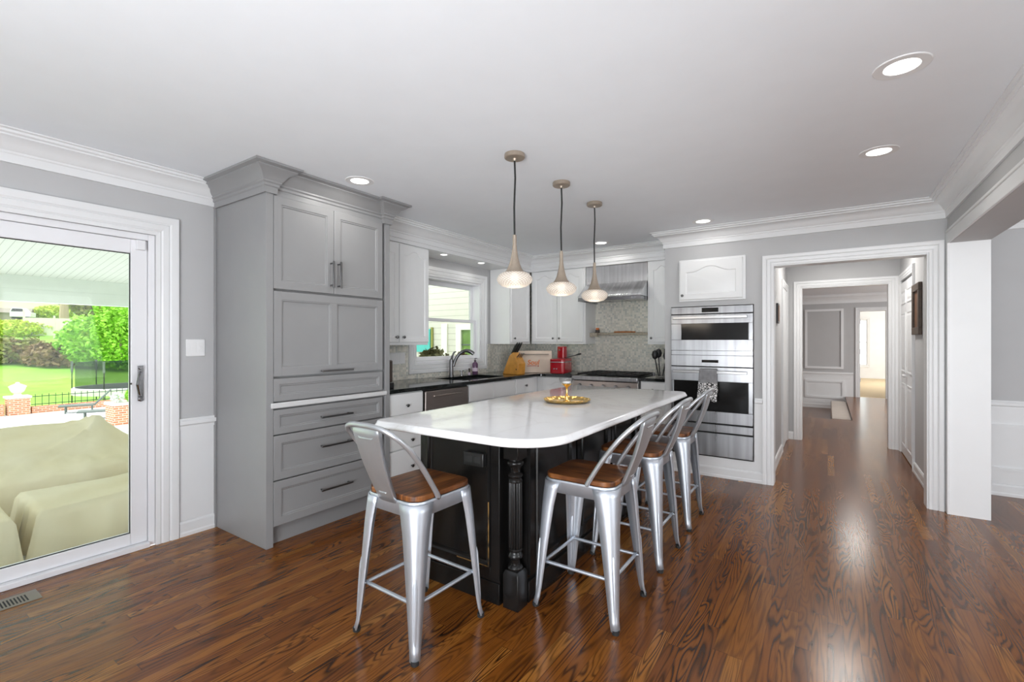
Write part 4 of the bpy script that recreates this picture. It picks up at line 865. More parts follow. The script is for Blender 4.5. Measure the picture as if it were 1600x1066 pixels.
# ------------------------------------------------------------------ island
IX0, IX1, IY0, IY1 = -1.888, -.888, 1.528, 3.79
isl = thing('kitchen_island', 'black kitchen island with a white quartz top in the middle of the floor', 'kitchen island', (-1.55, 2.7, 0))
def corner_rect(x0, x1, y0, y1, rs, n=10):
    out = []
    for (cx, cy, a0, r) in ((x1 - rs[0], y0 + rs[0], -PI / 2, rs[0]), (x1 - rs[1], y1 - rs[1], 0, rs[1]), (x0 + rs[2], y1 - rs[2], PI / 2, rs[2]), (x0 + rs[3], y0 + rs[3], PI, rs[3])):
        for i in range(n + 1): a = a0 + PI / 2 * i / n; out.append((cx + r * math.cos(a), cy + r * math.sin(a)))
    return out
def inset_loop(d, z): 
    R = [max(.01, r - d) for r in (.24, .10, .07, .07)]
    return [(x, y, z) for x, y in corner_rect(IX0 + d, IX1 - d, IY0 + d, IY1 - d, R)]
MB().loft([inset_loop(d, z) for d, z in [(.016, .872), (.007, .873), (.001, .878), (0, .884), (.002, .890), (.006, .893), (.007, .897), (.010, .903), (.014, .9065), (.018, .907)]]).build('island_top', 'white_quartz', isl, smooth=True, angle=50)
BK = 'black_paint'
bx0, bx1, by0, by1 = -1.872, -1.240, 1.880, 3.66
MB().box(bx0, -1.335, by0, by1, 0, .871).box(-1.335, bx1, 1.97, 3.57, 0, .871).build('base_cabinet', BK, isl)
Mi = FR((0, by0, 0), '-Y')
MB(Mi).box(bx0, -1.335, -.014, 0, 0, .105).box(bx0, -1.335, -.009, 0, .105, .118).build('plinth', BK, isl, .002)
MB(Mi).box(bx0, -1.822, -.012, 0, .118, .871).box(-1.390, -1.335, -.012, 0, .118, .871).box(-1.822, -1.39, -.012, 0, .118, .175).box(-1.822, -1.39, -.012, 0, .805, .871).build('end_frame', BK, isl, .002)
pnl = MB(FR((-1.822, by0, .175), '-Y')).front(.432, .63, [(0, 0, 0), (0, -.020, 0), (.010, -.022, 0), (.018, -.014, 0), (.026, -.012, 0), (.030, -.004, 0), (.045, -.003, 0)], 2).build('end_panel', BK, isl, smooth=True, angle=20)
q = MB(Mi); q.box(-1.398, -1.392, -.0225, -.016, .18, .50).box(-1.60, -1.395, -.0225, -.016, .178, .183).build('worn_bead', 'worn_edge', pnl, label='worn gold edge of the moulding')
Ms_ = FR((bx1, 0, 0), '+X')
MB(Ms_).box(1.97, 3.57, -.012, 0, 0, .105).build('plinth', BK, isl, .002)
for k in range(3):
    a = 1.985 + k * .53; MB(FR((bx1, a, .13), '+X')).front(.51, .72, [(0, 0, 0), (0, -.012, 0), (.055, -.012, 0), (.058, -.02, 0), (.070, -.02, 0), (.078, -.006, 0), (.09, -.004, 0)], 2).build('side_panel', BK, isl, smooth=True, angle=20)
Ml_ = FR((bx0, 0, 0), '-X')
for k in range(3):
    a = -(1.90 + k * .58); MB(FR((bx0, -a + .56, .12), '-X')).front(.56, .73, SHK[1:] if False else [(0, 0, 0), (0, -.02, 0), (.055, -.02, 0), (.062, -.010, 0), (.075, -.008, 0)], 2).build('cabinet_door', BK, isl, smooth=True, angle=20)
def post(px, py):
    c = (px, py, 0)
    r_ = MB().loft([[(px + s * .044 * k, py + t * .044 * k, z) for s, t in ((-1, -1), (1, -1), (1, 1), (-1, 1))] for z, k in ((0, 1), (.165, 1), (.185, .80))]).build('post_block', BK, isl, .003)
    MB().box(px - .042, px + .042, py - .042, py + .042, .725, .871).build('post_top', BK, isl, .003)
    MB().lathe([(.028, .180), (.036, .186), (.038, .195), (.034, .204), (.026, .210), (.024, .228), (.030, .240), (.037, .246), (.038, .254), (.034, .262), (.030, .268), (.030, .275), (.035, .280), (.035, .290)], c, 24).build('post_foot', BK, r_, smooth=True)
    def flute(a, z): return 1 - .10 * abs(math.cos(a * 6)) ** .5 if True else 1
    MB().lathe([(.033, .290), (.035, .300), (.036, .45), (.035, .605), (.033, .612)], c, 72, 'z', lambda a, z: 1 - .22 * (1 - abs(math.sin(a * 7)))).build('fluted_column', BK, r_, smooth=True, angle=60)
    MB().lathe([(.034, .610), (.036, .616), (.033, .624), (.029, .630), (.036, .638), (.038, .645), (.035, .652), (.025, .660), (.026, .675), (.033, .690), (.041, .697), (.043, .705), (.040, .713), (.034, .718), (.034, .726)], c, 24).build('post_capital', BK, r_, smooth=True)
post(-1.270, 1.911); post(-1.270, 3.62)
ol = MB(Mi).box(-1.549, -1.424, -.0285, -.003, .668, .735).build('outlet_plate', 'black_plastic', isl, .003)
MB(Mi).box(-1.535, -1.495, -.0305, -.0285, .684, .718).box(-1.478, -1.438, -.0305, -.0285, .684, .718).build('socket', 'black_rubber', ol, .002)
# ------------------------------------------------------------------ tray and candle holder
o = thing('gold_tray', 'round gold scalloped tray on the island top', 'tray', (-1.395, 2.70, .907))
MB().lathe([(.001, 0), (.125, 0), (.142, .010), (.150, .020), (.147, .021), (.138, .013), (.122, .004), (.001, .004)], (-1.395, 2.70, .9075), 96, 'z', lambda a, z: 1 + (.035 * math.cos(a * 16) if z > .008 else 0)).build('plate', 'gold', o, smooth=True)
o = thing('candle_holder', 'gold stemmed candle holder with a glass cup standing on the gold tray', 'candle holder', (-1.395, 2.70, .912))
MB().lathe([(.001, 0), (.026, 0), (.026, .004), (.010, .010), (.007, .03), (.009, .045), (.006, .05), (.006, .085), (.010, .092), (.024, .104), (.034, .110), (.030, .113), (.001, .106)], (-1.395, 2.70, .9118), 24, 'z').build('stem', 'gold', o, smooth=True)
MB().lathe([(.030, .113), (.046, .122), (.050, .140), (.048, .152), (.046, .152), (.047, .140), (.043, .124), (.001, .115)], (-1.395, 2.70, .9118), 24).build('glass_cup', 'clear_glass', o, smooth=True)
MB().lathe([(.001, .114), (.026, .116), (.026, .128), (.001, .128)], (-1.395, 2.70, .9118), 18).build('tealight', 'white_plastic', o, smooth=True)
# ------------------------------------------------------------------ stools
def spline(pts, n=6):
    P = [Vector(p) for p in pts]; out = []
    for i in range(len(P) - 1):
        p0 = P[max(i - 1, 0)]; p1 = P[i]; p2 = P[i + 1]; p3 = P[min(i + 2, len(P) - 1)]
        for k in range(n):
            t = k / n; out.append(.5 * ((2 * p1) + (p2 - p0) * t + (2 * p0 - 5 * p1 + 4 * p2 - p3) * t * t + (3 * p1 - p0 - 3 * p2 + p3) * t ** 3))
    out.append(P[-1]); return out
def solid(o, t, off=-1):
    m = o.modifiers.new('thickness', 'SOLIDIFY'); m.thickness = t; m.offset = off; return o
def make_stool(label, loc, rz):
    s = thing('bar_stool', label, 'bar stool', (0, 0, 0), 0, 'metal bar stools round the island')
    hw, hd, zs = .168, .182, .630
    MB().prism(rrect(-hw + .003, hw - .003, -hd + .003, hd - .003, .06, 8), 'z', zs, zs + .024).build('seat', 'seat_wood', s, .005, seg=3)
    sk = rrect(-hw, hw, -hd, hd, .064, 8); m = MB()
    def low(x, y):
        u = min(abs(x) / hw, 1); v = min(abs(y) / hd, 1); c = min(u, v)
        return zs - .056 - .020 * max(0, (c - .35) / .65) ** 1.5
    m.loft([[(x * .80, y * .80, zs - .001) for x, y in sk], [(x, y, zs - .001) for x, y in sk], [(x * 1.012, y * 1.012, zs - .006) for x, y in sk], [(x * 1.012, y * 1.012, zs - .012) for x, y in sk], [(x, y, zs - .016) for x, y in sk], [(x * 1.01, y * 1.01, low(x, y)) for x, y in sk]], True, False, False)
    solid(m.build('seat_frame', 'galvanised', s, smooth=True, angle=50), .003)
    def corner(z):
        f = 1 - z / zs
        kick = max(0, (.07 - z) / .07) ** 1.5 * .010
        return hw + .004 + .024 * f + kick, hd + .004 + .026 * f + kick
    ZS = [zs - .012, zs - .045, .50, .36, .22, .10, .05, .012]; A = [.100, .094, .078, .062, .048, .036, .031, .029]; R = [.062, .056, .042, .032, .025, .019, .017, .017]
    for sx in (-1, 1):
        for sy in (-1, 1):
            loops = []
            for z, a, r in zip(ZS, A, R):
                cx, cy = corner(z); l = [(sx * (cx - a), sy * (cy - .0), z)]
                for k in range(7):
                    an = PI / 2 * k / 6; l.append((sx * (cx - r + r * math.sin(an)), sy * (cy - r + r * math.cos(an)), z))
                l.append((sx * cx, sy * (cy - a), z)); loops.append(l)
            lg = MB().loft(loops, False, False, False).build('leg', 'galvanised', s, smooth=True, angle=60)
            solid(lg, .004, 0)
            rp = []
            for z in (.33, .30, .20, .10, .055):
                cx, cy = corner(z); r = .030 if z > .25 else .024; rp.append((sx * (cx - r * .30), sy * (cy - r * .30), z))
            MB().tube(rp, [.004, .009, .008, .008, .004], 8).build('rib', 'galvanised', lg, smooth=True)
            cx, cy = corner(0)
            MB().lathe([(.001, 0), (.016, 0), (.017, .018), (.001, .018)], (sx * (cx - .016), sy * (cy - .016), 0), 14).build('rubber_foot', 'black_rubber', lg, smooth=True)
    zb = .215; cx, cy = corner(zb); i = .012
    for p0, p1 in (((-cx + i, -cy + .028), (cx - i, -cy + .028)), ((-cx + i, cy - .028), (cx - i, cy - .028)), ((-cx + .028, -cy + i), (-cx + .028, cy - i)), ((cx - .028, -cy + i), (cx - .028, cy - i))):
        MB().tube([(*p0, zb), (p0[0] * .93 + p1[0] * .07, p0[1] * .93 + p1[1] * .07, zb), (p1[0] * .93 + p0[0] * .07, p1[1] * .93 + p0[1] * .07, zb), (*p1, zb)], [.006, .0085, .0085, .006], 8).build('stretcher', 'galvanised', s, smooth=True)
    hp = [(-hw - .008, -.06, zs + .002), (-hw - .008, -.085, zs + .045), (-hw - .006, -.150, zs + .145), (-.172, -.222, zs + .235), (-.148, -.280, zs + .295), (-.09, -.306, zs + .322), (0, -.312, zs + .328)]
    hp += [(-x, y, z) for x, y, z in hp[-2::-1]]
    hoop = MB().tube(spline(hp, 5), .0115, 12).build('back_hoop', 'back_metal', s, smooth=True)
    for sx in (-1, 1): MB().lathe([(.012, 0), (.012, .008), (.006, .012), (.001, .012)], (sx * (hw + .006), -.06, zs + .004), 10, 'x').build('bolt', 'steel', hoop, smooth=True)
    loops = []; n = 10
    for k in range(n + 1):
        f = k / n; z = zs - .014 + f * .332; y = -hd - .006 - .118 * f - .012 * math.sin(PI * f); w = .050 + .036 * f
        l = [(-w, y + .016, z), (-w, y, z)]
        for j in range(1, 8): u = -1 + 2 * j / 8; l.append((u * w, y - .004 * (1 - u * u), z))
        l += [(w, y, z), (w, y + .016, z)]; loops.append(l)
    sp = MB().loft(loops, False, False, False).build('back_splat', 'back_metal', s, smooth=True, angle=50); solid(sp, .003, 0)
    for f, w in ((.13, .026), (.86, .05)):
        z = zs - .014 + f * .332; y = -hd - .006 - .118 * f - .012 * math.sin(PI * f) - .004
        MB().tube([(-w, y + .003, z + .008), (-w * .8, y - .001, z), (w * .8, y - .001, z), (w, y + .003, z + .008)], .004, 8).build('embossed_bar', 'back_metal', sp, smooth=True)
    s.location = loc; s.rotation_euler = (0, 0, rz); return s
ST = make_stool('metal bar stool with wooden seat standing alone at the island end by the grey cabinet', (-1.555, 1.550, 0), math.radians(-2))
dup(ST, (-.985, 2.165, 0), PI / 2, 'metal bar stool with wooden seat beside the fluted corner post of the island')
dup(ST, (-.985, 2.835, 0), PI / 2, 'middle metal bar stool of the row of three along the island side')
dup(ST, (-.990, 3.515, 0), PI / 2, 'metal bar stool nearest the ovens, last of the row along the island')
# ------------------------------------------------------------------ pendants
def make_pendant(label, loc):
    p = thing('pendant_light', label, 'pendant light', (0, 0, 0), 0, 'pendant lights over the island')
    MB().lathe([(.001, CZ), (.058, CZ), (.060, CZ - .006), (.060, CZ - .022), (.056, CZ - .026), (.012, CZ - .027), (.008, CZ - .04), (.001, CZ - .04)], (0, 0, 0), 28).build('canopy', 'taupe_metal', p, smooth=True)
    MB().tube([(0, 0, CZ - .035), (.004, 0, 2.25), (-.003, 0, 2.08), (0, 0, 1.905)], .0055, 8).build('cord', 'black_rubber', p, smooth=True)
    MB().lathe([(.001, 1.918), (.010, 1.918), (.0115, 1.905), (.0115, 1.86), (.013, 1.855), (.013, 1.84), (.016, 1.82), (.022, 1.785), (.031, 1.750), (.042, 1.722), (.056, 1.703), (.053, 1.701), (.001, 1.715)], (0, 0, 0), 28).build('horn', 'taupe_metal', p, smooth=True)
    sh = MB().lathe([(r_, z_ * .86 + .006) for r_, z_ in [(.050, 0.043), (.072, .038), (.092, .022), (.103, .002), (.104, -.012), (.096, -.032), (.074, -.052), (.045, -.061), (.001, -.064), (.001, -.060), (.043, -.057), (.071, -.048), (.092, -.030), (.100, -.012), (.099, .001), (.089, .019), (.070, .034), (.050, .039)]], (0, 0, 0), 40).build('glass_shade', 'cut_glass', None, smooth=True, angle=80)
    sh.location = (0, 0, 1.659); sh.parent = p
    MB().ball((0, 0, 1.668), .026, 14, 1.2).build('bulb', 'bulb_glow', p, smooth=True)
    p.location = loc; return p
PN = make_pendant('largest pendant light of the three over the island, left of the others', (-1.513, 2.27, 0))
dup(PN, (-1.516, 2.853, 0), .4, 'pendant light in the middle of the row of three over the island')
dup(PN, (-1.523, 3.42, 0), .8, 'pendant light in front of the range hood, smallest of the three')
for x, y in ((-1.513, 2.27), (-1.516, 2.853), (-1.523, 3.42)):
    l = bpy.data.lights.new('pendant_bulb', 'POINT'); l.energy = 0.8; l.color = (1, .85, .68); l.shadow_soft_size = .08
    lo = bpy.data.objects.new('pendant_bulb', l); COL.objects.link(lo); lo.location = (x, y, 1.56)
# ------------------------------------------------------------------ recessed lights
def make_down(label, loc, r=.075, group='recessed ceiling lights'):
    p = thing('recessed_light', label, 'recessed light', (0, 0, 0), 0, group)
    MB().lathe([(r * .62, 0.0), (r * .64, -.003), (r * .97, -.004), (r, -.002), (r, 0)], (0, 0, 0), 36).build('trim_ring', 'white_plastic', p, smooth=True)
    MB().lathe([(.001, -.001), (r * .62, -.001), (r * .62, -.0025), (.001, -.0028)], (0, 0, 0), 32).build('lamp', 'lamp_glow', p)
    p.location = loc; return p
def lamp_at(loc, power, r=.05, spread=PI):
    l = bpy.data.lights.new('downlight', 'AREA'); l.shape = 'DISK'; l.size = r * 2; l.energy = power; l.color = (1, .97, .92); l.spread = spread
    lo = bpy.data.objects.new('downlight', l); COL.objects.link(lo); lo.location = (loc[0], loc[1], loc[2] - .012)
D0 = make_down('recessed ceiling light nearest the camera, by the right header', (.244, 2.404, CZ), .094)
lamp_at((.244, 2.404, CZ), .8, .075)
for loc, lb in (((.244, 3.41, CZ), 'recessed ceiling light in front of the hall opening'), ((-.94, 4.50, CZ), 'recessed ceiling light above the double ovens'), ((-2.087, 4.86, CZ), 'recessed ceiling light in front of the range hood'), ((-2.64, 2.06, CZ), 'recessed ceiling light in front of the grey cabinet crown')):
    dup(D0, loc, 0, lb); lamp_at(loc, .7 if loc[1] > 4.4 and loc[0] > -1 else 1.6, .06)
S0 = make_down('small recessed soffit light over the window, beside the left wall cabinet', (-3.31, 3.64, 2.2), .055, 'soffit lights over the sink')
lamp_at((-3.31, 3.64, 2.2), 0.45, .035)
dup(S0, (-3.31, 4.27, 2.2), 0, 'small recessed soffit light over the window, beside the corner wall cabinet'); lamp_at((-3.31, 4.27, 2.2), 0.45, .035)
H0 = make_down('recessed ceiling light in the hall behind the lintel', (.13, 6.2, CZ), .10)
lamp_at((.13, 6.2, CZ), 13, .2)
dup(H0, (.4, 10.4, CZ), 0, 'recessed ceiling light added to brighten the far foyer'); lamp_at((.4, 10.4, CZ), 13, .2)  # foyer lamp added only to brighten that space
# ------------------------------------------------------------------ floor vent
o = thing('floor_vent', 'slotted metal floor vent in the oak floor by the patio door', 'floor vent', (-3.36, .45, 0))
vx0, vx1, vy0, vy1 = -3.432, -3.295, .27, .635
MB().box(vx0, vx1, vy0, vy1, .0005, .004).build('plate', 'vent_metal', o, .001)
q = MB()
for k in range(24): q.box(-3.398, -3.314, .584 - k * .0125, .590 - k * .0125, .004, .0046)
q.build('slots', 'dark_void', o)
# ------------------------------------------------------------------ outdoors
PZ = -.18
struct(MB().box(-9.7, XL - .161, -8, 9, PZ - .2, PZ), 'floor_patio', 'patio_concrete', 'pale concrete patio outside the glass door', 'patio')
struct(MB().box(XL - .30, XL - .161, DY0 - .1, DY1 + .1, PZ, -.03), 'trim_22', 'patio_concrete', 'concrete sill step outside the patio door', 'sill')
rz_ = lambda x: 2.22 + .146 * (x + 9.5)
m = MB().prism([(XL - .17, rz_(XL - .17)), (-9.45, rz_(-9.45)), (-9.45, rz_(-9.45) + .12), (XL - .17, rz_(XL - .17) + .12)], 'y', -8, 4.9)
struct(m, 'ceiling_porch', 'beadboard', 'white beadboard ceiling of the covered porch', 'porch ceiling')
struct(MB().box(-9.62, -9.45, -8, 4.9, 1.86, 2.04).box(-9.65, -9.435, -8, 4.9, 2.04, 2.26), 'trim_23', 'porch_white', 'white beam along the outer edge of the porch', 'beam')
PL = -1.45
struct(MB().box(-25.3, -9.72, -20, 20, PL - .2, PL), 'floor_terrace', 'patio_concrete', 'wide white concrete terrace below the porch', 'terrace')
# lawn: dips below the terrace, then climbs to the hedge
m = MB(); pr = [(-25.3, -1.6), (-29, -2.05), (-40, -2.05), (-62, -1.1), (-72, .2), (-76, 1.5), (-84, 1.5), (-88, 4.0), (-112, 4.0), (-120, 6.6), (-145, 6.6), (-200, 9)]
m.loft([[(x, y, z) for y in (-120, 110)] for x, z in pr], False, False, False)
lw = m.build('lawn', 'lawn_grass', None, smooth=True); tag(lw, 'bright green lawn behind the patio wall', 'lawn', None, 'stuff')
gz = lambda x: next((z0 + (z1 - z0) * (x - x0) / (x1 - x0) for (x0, z0), (x1, z1) in zip(pr, pr[1:]) if x1 <= x <= x0), -.5)
def cover(name, label, x0, x1, y0, y1, prof, seed, cat, ends=(.05, 1.0), soft=.045, wr_amp=1.0, creases=()):
    """draped cover over furniture; prof(u) gives the top height across x (0 = house side)"""
    rg = random.Random(seed); nx, ny = 48, 64; loops = []
    ph = [rg.uniform(0, 6) for _ in range(6)]
    def shoulder(d, s_):
        q = min(1, max(0, d) / s_); return 1 - (1 - q) ** 3
    for j in range(ny + 1):
        v = j / ny; l = []
        slope = 1 - (1 - ends[1]) * max(0, (v - (1 - ends[0])) / ends[0])
        edge = shoulder(min(v, 1 - v), .03)
        for i in range(nx + 1):
            u = i / nx; e2 = shoulder(min(u, 1 - u), soft)
            e = min(edge, e2); h = prof(u) * slope * e
            w = .018 * math.sin(v * 8 + u * 6 + ph[0]) + .014 * math.sin(v * 14 - u * 11 + ph[1]) + .010 * abs(math.sin(u * 9 + v * 17 + ph[2]))
            for v0, s_, a_ in creases: w += a_ * math.exp(-((v - v0 - s_ * u + .02 * math.sin(u * 7)) / .011) ** 2)
            x = x1 + (x0 - x1) * u; y = y0 + (y1 - y0) * v
            k = 1 - e
            x += .035 * k * math.sin(v * 38 + ph[3]) * (1 if u < .5 else -1); y += .03 * k * math.sin(u * 26 + ph[4])
            l.append((x, y, PZ + .004 + max(0, h + w * e * wr_amp)))
        loops.append(l)
    m = MB().loft(loops, False, False, False)
    o = m.build(name, 'patio_cover', None, smooth=True, angle=180); return tag(o, label, cat)
def sofa_prof(u):
    if u < .10: return .30 + .8 * u
    if u < .80: return .38 + (u - .10) / .70 * .27
    return .65
cover('covered_sofa', 'long outdoor sofa under a beige fabric cover on the patio', -6.35, -5.22, -1.6, 2.05, sofa_prof, 3, 'covered sofa', (.13, .42), .03, 1.3, ((.74, .14, .022), (.80, .07, .020), (.66, .26, .024), (.86, -.02, .018), (.60, .36, .018), (.50, .10, .014)))
cover('covered_ottoman', 'low outdoor ottoman under a beige fabric cover, nearest the glass door', -5.10, -4.42, .80, 2.6, lambda u: .325, 5, 'covered ottoman', (.05, 1), .05, .35, ((.10, .05, .010), (.45, .3, .008), (.62, -.2, .008)))
cover('covered_chair', 'outdoor chair under a beige seamed cover at the edge of the door glass', -4.98, -4.36, -.3, .735, lambda u: .315, 9, 'covered chair', (.05, 1), .06, .5)
# brick wall, pillars, urns, fence
struct(MB().box(-25.25, -24.95, -15, 3.80, PL, PL + .42).box(-25.2, -24.95, 4.52, 18, PL, PL + .26), 'wall_patio', 'brick', 'low brick wall edging the terrace', 'garden wall')
def pillar(label, x, y, w_, h, urn=True):
    o = thing('brick_pillar', label, 'brick pillar', (x, y, PL))
    MB().box(x - w_ / 2, x + w_ / 2, y - w_ / 2, y + w_ / 2, PL, PL + h).build('shaft', 'brick', o)
    MB().box(x - w_ / 2 - .04, x + w_ / 2 + .04, y - w_ / 2 - .04, y + w_ / 2 + .04, PL + h, PL + h + .08).build('cap', 'urn_stone', o, .008)
    return PL + h + .08
t0 = pillar('brick pillar with a stone cap and urn at the corner of the patio wall', -25.1, 4.16, .58, .62)
o = thing('garden_urn', 'pale lidded stone urn on the corner brick pillar', 'urn', (-25.1, 4.16, t0))
MB().lathe([(r * 1.95, z * 1.95) for r, z in [(.001, 0), (.08, 0), (.06, .02), (.045, .04), (.09, .08), (.11, .13), (.12, .17), (.13, .175), (.10, .20), (.05, .225), (.03, .235), (.03, .255), (.001, .265)]], (-25.1, 4.16, t0 + .0005), 18).build('urn', 'urn_stone', o, smooth=True)
t1 = pillar('brick pillar with a stone cap next to the dark lounge chairs', -19.5, 5.72, .78, .64)
def blob(name, label, cat, c, r, n, mats, leaf=.06, group=None, seed=1, flat=.8, stem=None, kind=None):
    """a plant: one leafy crown of many small leaves, and a stem"""
    rg = random.Random(seed); o = thing(name, label, cat, (c[0], c[1], c[2]), 0, group, kind)
    q = MB()
    for _ in range(n):
        while True:
            d = Vector((rg.uniform(-1, 1), rg.uniform(-1, 1), rg.uniform(-1, 1)))
            if .25 < d.length < 1: break
        k = d.length ** .4 / d.length; d = d * k * (0.86 + .14 * math.sin(d.x * 9 + seed) * math.sin(d.y * 8 + d.z * 7))
        p = Vector((c[0] + d.x * r[0], c[1] + d.y * r[1], c[2] + r[2] * flat + d.z * r[2]))
        if p.z < max(c[2], (gz(p.x) + .25) if c[0] < -30 else -9): continue
        a = Vector((rg.uniform(-1, 1), rg.uniform(-1, 1), rg.uniform(-.7, .7))).normalized() * leaf * rg.uniform(.6, 1.3); b_ = a.cross(Vector((rg.uniform(-1, 1), rg.uniform(-1, 1), rg.uniform(-1, 1)))).normalized() * leaf * .55
        q.add([p - a, p + b_, p + a, p - b_], [(0, 1, 2, 3)])
    q.build('foliage', mats, o)
    if stem: MB().tube([(c[0], c[1], c[2] + .02), (c[0], c[1], c[2] + r[2] * flat)], [stem, stem * .6], 8).build('stem', 'bark', o, smooth=True)
    return o
blob('potted_flower', 'pale flowering plant on the brick pillar by the lounge chairs', 'plant', (-19.45, 5.52, t1), (.26, .20, .20), 200, 'pad_white', .05, seed=4, stem=None)
blob('potted_flower', 'fresh green leafy plant on the brick pillar behind the door handle', 'plant', (-19.5, 5.92, t1), (.26, .20, .24), 260, 'leaf_lime', .05, seed=5)
fn = thing('iron_fence', 'thin black iron picket fence on the low patio wall', 'fence', (-25.08, 10, PL + .26))
q = MB(); q.box(-25.09, -25.07, 4.52, 18, PL + .32, PL + .345).box(-25.09, -25.07, 4.52, 18, PL + .62, PL + .645); q.build('rails', 'black_metal', fn)
q = MB()
for k in range(70): q.box(-25.088, -25.072, 4.62 + k * .19, 4.636 + k * .19, PL + .26, PL + .72)
q.build('pickets', 'black_metal', fn)
def lounge(label, x, y, rz, raised):
    o = thing('sun_lounger', label, 'sun lounger', (x, y, PL), rz, None); ORG[o.name] = Vector()
    MB().prism([(-.95, .30), (.05, .28), (.05, .24), (-.95, .25)], 'y', -.30, .30).build('seat', 'lounge_mesh', o, .01)
    a = math.radians(48 if raised else 4)
    MB().prism([(.05, .28), (.05 + .75 * math.cos(a), .28 + .75 * math.sin(a)), (.07 + .75 * math.cos(a), .25 + .75 * math.sin(a)), (.08, .24)], 'y', -.30, .30).build('backrest', 'lounge_mesh', o, .01)
    for lx in (-.75, .0):
        for ly in (-.26, .26): MB().box(lx - .02, lx + .02, ly - .02, ly + .02, 0, .26).build('leg', 'lounge_mesh', o)
    return o
lounge('dark sun lounger with raised backrest on the sunny patio', -23.9, 6.0, math.radians(74), True)
lounge('dark sun lounger lying flat in front of the one with the raised back', -21.4, 5.95, math.radians(72), False)
# trampoline
tx, ty, tz = -32.3, 9.56, -2.04
o = thing('trampoline', 'round trampoline with a dark safety net on the lawn', 'trampoline', (tx, ty, tz)); R_ = 2.2
MB().lathe([(R_ * .8, .86), (R_, .88), (R_ * 1.02, .84), (R_ * 1.02, .52), (R_, .52), (R_ * .8, .82)], (tx, ty, tz), 40).build('pad', 'pad_white', o, smooth=True)
MB().lathe([(.001, .80), (R_ * .8, .80), (R_ * .8, .81), (.001, .81)], (tx, ty, tz), 40).build('bed', 'black_rubber', o)
MB().lathe([(R_ * .95, .88), (R_ * .95, 2.2)], (tx, ty, tz), 40).build('net', 'net_mesh', o)
for k in range(6):
    a = k * PI / 3 + .35; px_, py_ = tx + R_ * math.cos(a), ty + R_ * math.sin(a)
    MB().tube([(px_, py_, tz + .02), (px_, py_, tz + 2.25)], .025, 6).build('pole', 'black_metal', o)
    MB().tube([(px_, py_, tz + 1.7), (px_, py_, tz + 2.28)], .05, 6).build('foam_sleeve', 'lounge_mesh', o)
# shrubs, trees, far fence, shed, car and house beyond the lawn
def at(px, t):   # ground point on the ray of a picture column, t metres along the view axis
    k = (px - 800) / 731.0
    X = (-.5593 + .8290 * k) * t; Y = (.8290 + .5593 * k) * t
    return X, Y, gz(X)
SH = [(2, 27.5, 1.7, 'leaf_olive', 'olive shrub at the left edge of the hedge row'), (24, 28, 1.5, 'leaf_brown', 'brownish shrub second along the hedge row'), (48, 28.5, 1.6, 'leaf_olive', 'olive shrub below the white fence'), (70, 28, 1.5, 'leaf_brown', 'brown shrub below the right half of the white fence'), (92, 27.5, 1.6, 'leaf_brown', 'brown shrub beside the big lime green bush'), (-24, 28, 1.6, 'leaf_olive', 'olive shrub just outside the door glass')]
for i, (px, t, r, mt, lb) in enumerate(SH):
    X, Y, Z = at(px, t * 1.6); blob('hedge_shrub', lb, 'shrub', (X, Y, Z), (1.8, r * 1.2, r * 1.0), 1500, mt, .24, 'shrubs in the hedge row', 20 + i, .55, .08)
TR = [(150, 28, (2.2, 1.9, 1.75), 'leaf_lime', 'big lime green bush on the lawn behind the trampoline', 3600), (188, 27, (1.8, 1.5, 2.0), 'leaf_lime', 'tall green bush by the right edge of the door glass', 3000), (125, 31, (1.4, 1.1, 1.2), 'leaf_yellow', 'yellow-green bush behind the lime bush', 2200), (20, 35, (1.6, 2.6, .75), 'leaf_yellow', 'yellow-green bush on the slope below the shed', 2600), (82, 48, (2.0, 1.7, .8), 'leaf_yellow', 'yellow shrub behind the white fence', 1800), (205, 36, (2.5, 2.5, 3.2), 'leaf_lime', 'tall green tree at the right behind the bushes', 3000), (140, 42, (2.2, 1.7, 2.2), 'leaf_olive', 'olive tree far behind the lime bush', 2600), (165, 48, (3, 2.8, 3.2), 'leaf_yellow', 'pale yellow tree far beyond the trampoline', 2600), (118, 58, (2.5, 2.2, 3.6), 'leaf_olive', 'pale olive tree right of the far house', 2600)]
for i, (px, t, r, mt, lb, n) in enumerate(TR):
    X, Y, Z = at(px, t * 1.6); blob('garden_tree', lb, 'tree', (X, Y, Z + (.2 if t < 40 else .8)), tuple(q * 1.6 for q in r), int(n * 1.4), mt, .20 if t < 40 else .30, 'trees beyond the lawn', 50 + i, .85, .16)
X, Y, Z = at(100, 70); o = thing('bare_trunk', 'pale bare tree trunk beside the far house', 'tree', (X, Y, Z)); MB().tube([(X, Y, Z + .01), (X + .1, Y, Z + 2.5), (X, Y + .2, Z + 8)], [.6, .5, .4], 10).build('trunk', 'bark', o, smooth=True)
fxp, fyp, fzp = at(86, 58); o = thing('garden_fence', 'white panel fence beyond the hedge row', 'fence', (fxp, fyp, fzp))
Mfe = Matrix.Translation((fxp, fyp, fzp)) @ Matrix.Rotation(PI / 2 - .3, 4, 'Z') @ Matrix.Scale(1.5, 4)
for k in range(2): MB(Mfe).box(-1.75 + k * 1.75, -.05 + k * 1.75, -.03, .03, .3, 1.75).build('panel', 'urn_stone', o)
for k in range(3): MB(Mfe).box(-1.85 + k * 1.75, -1.73 + k * 1.75, -.06, .06, .01, 1.95 if k else 2.4).build('post', 'urn_stone', o)
X, Y, Z = at(10, 72); Mh = Matrix.Translation((X, Y, Z)) @ Matrix.Rotation(PI / 2 - .3, 4, 'Z') @ Matrix.Scale(1.6, 4)
o = thing('garden_shed', 'low dark-roofed shed on the slope below the house', 'shed', (X, Y, Z))
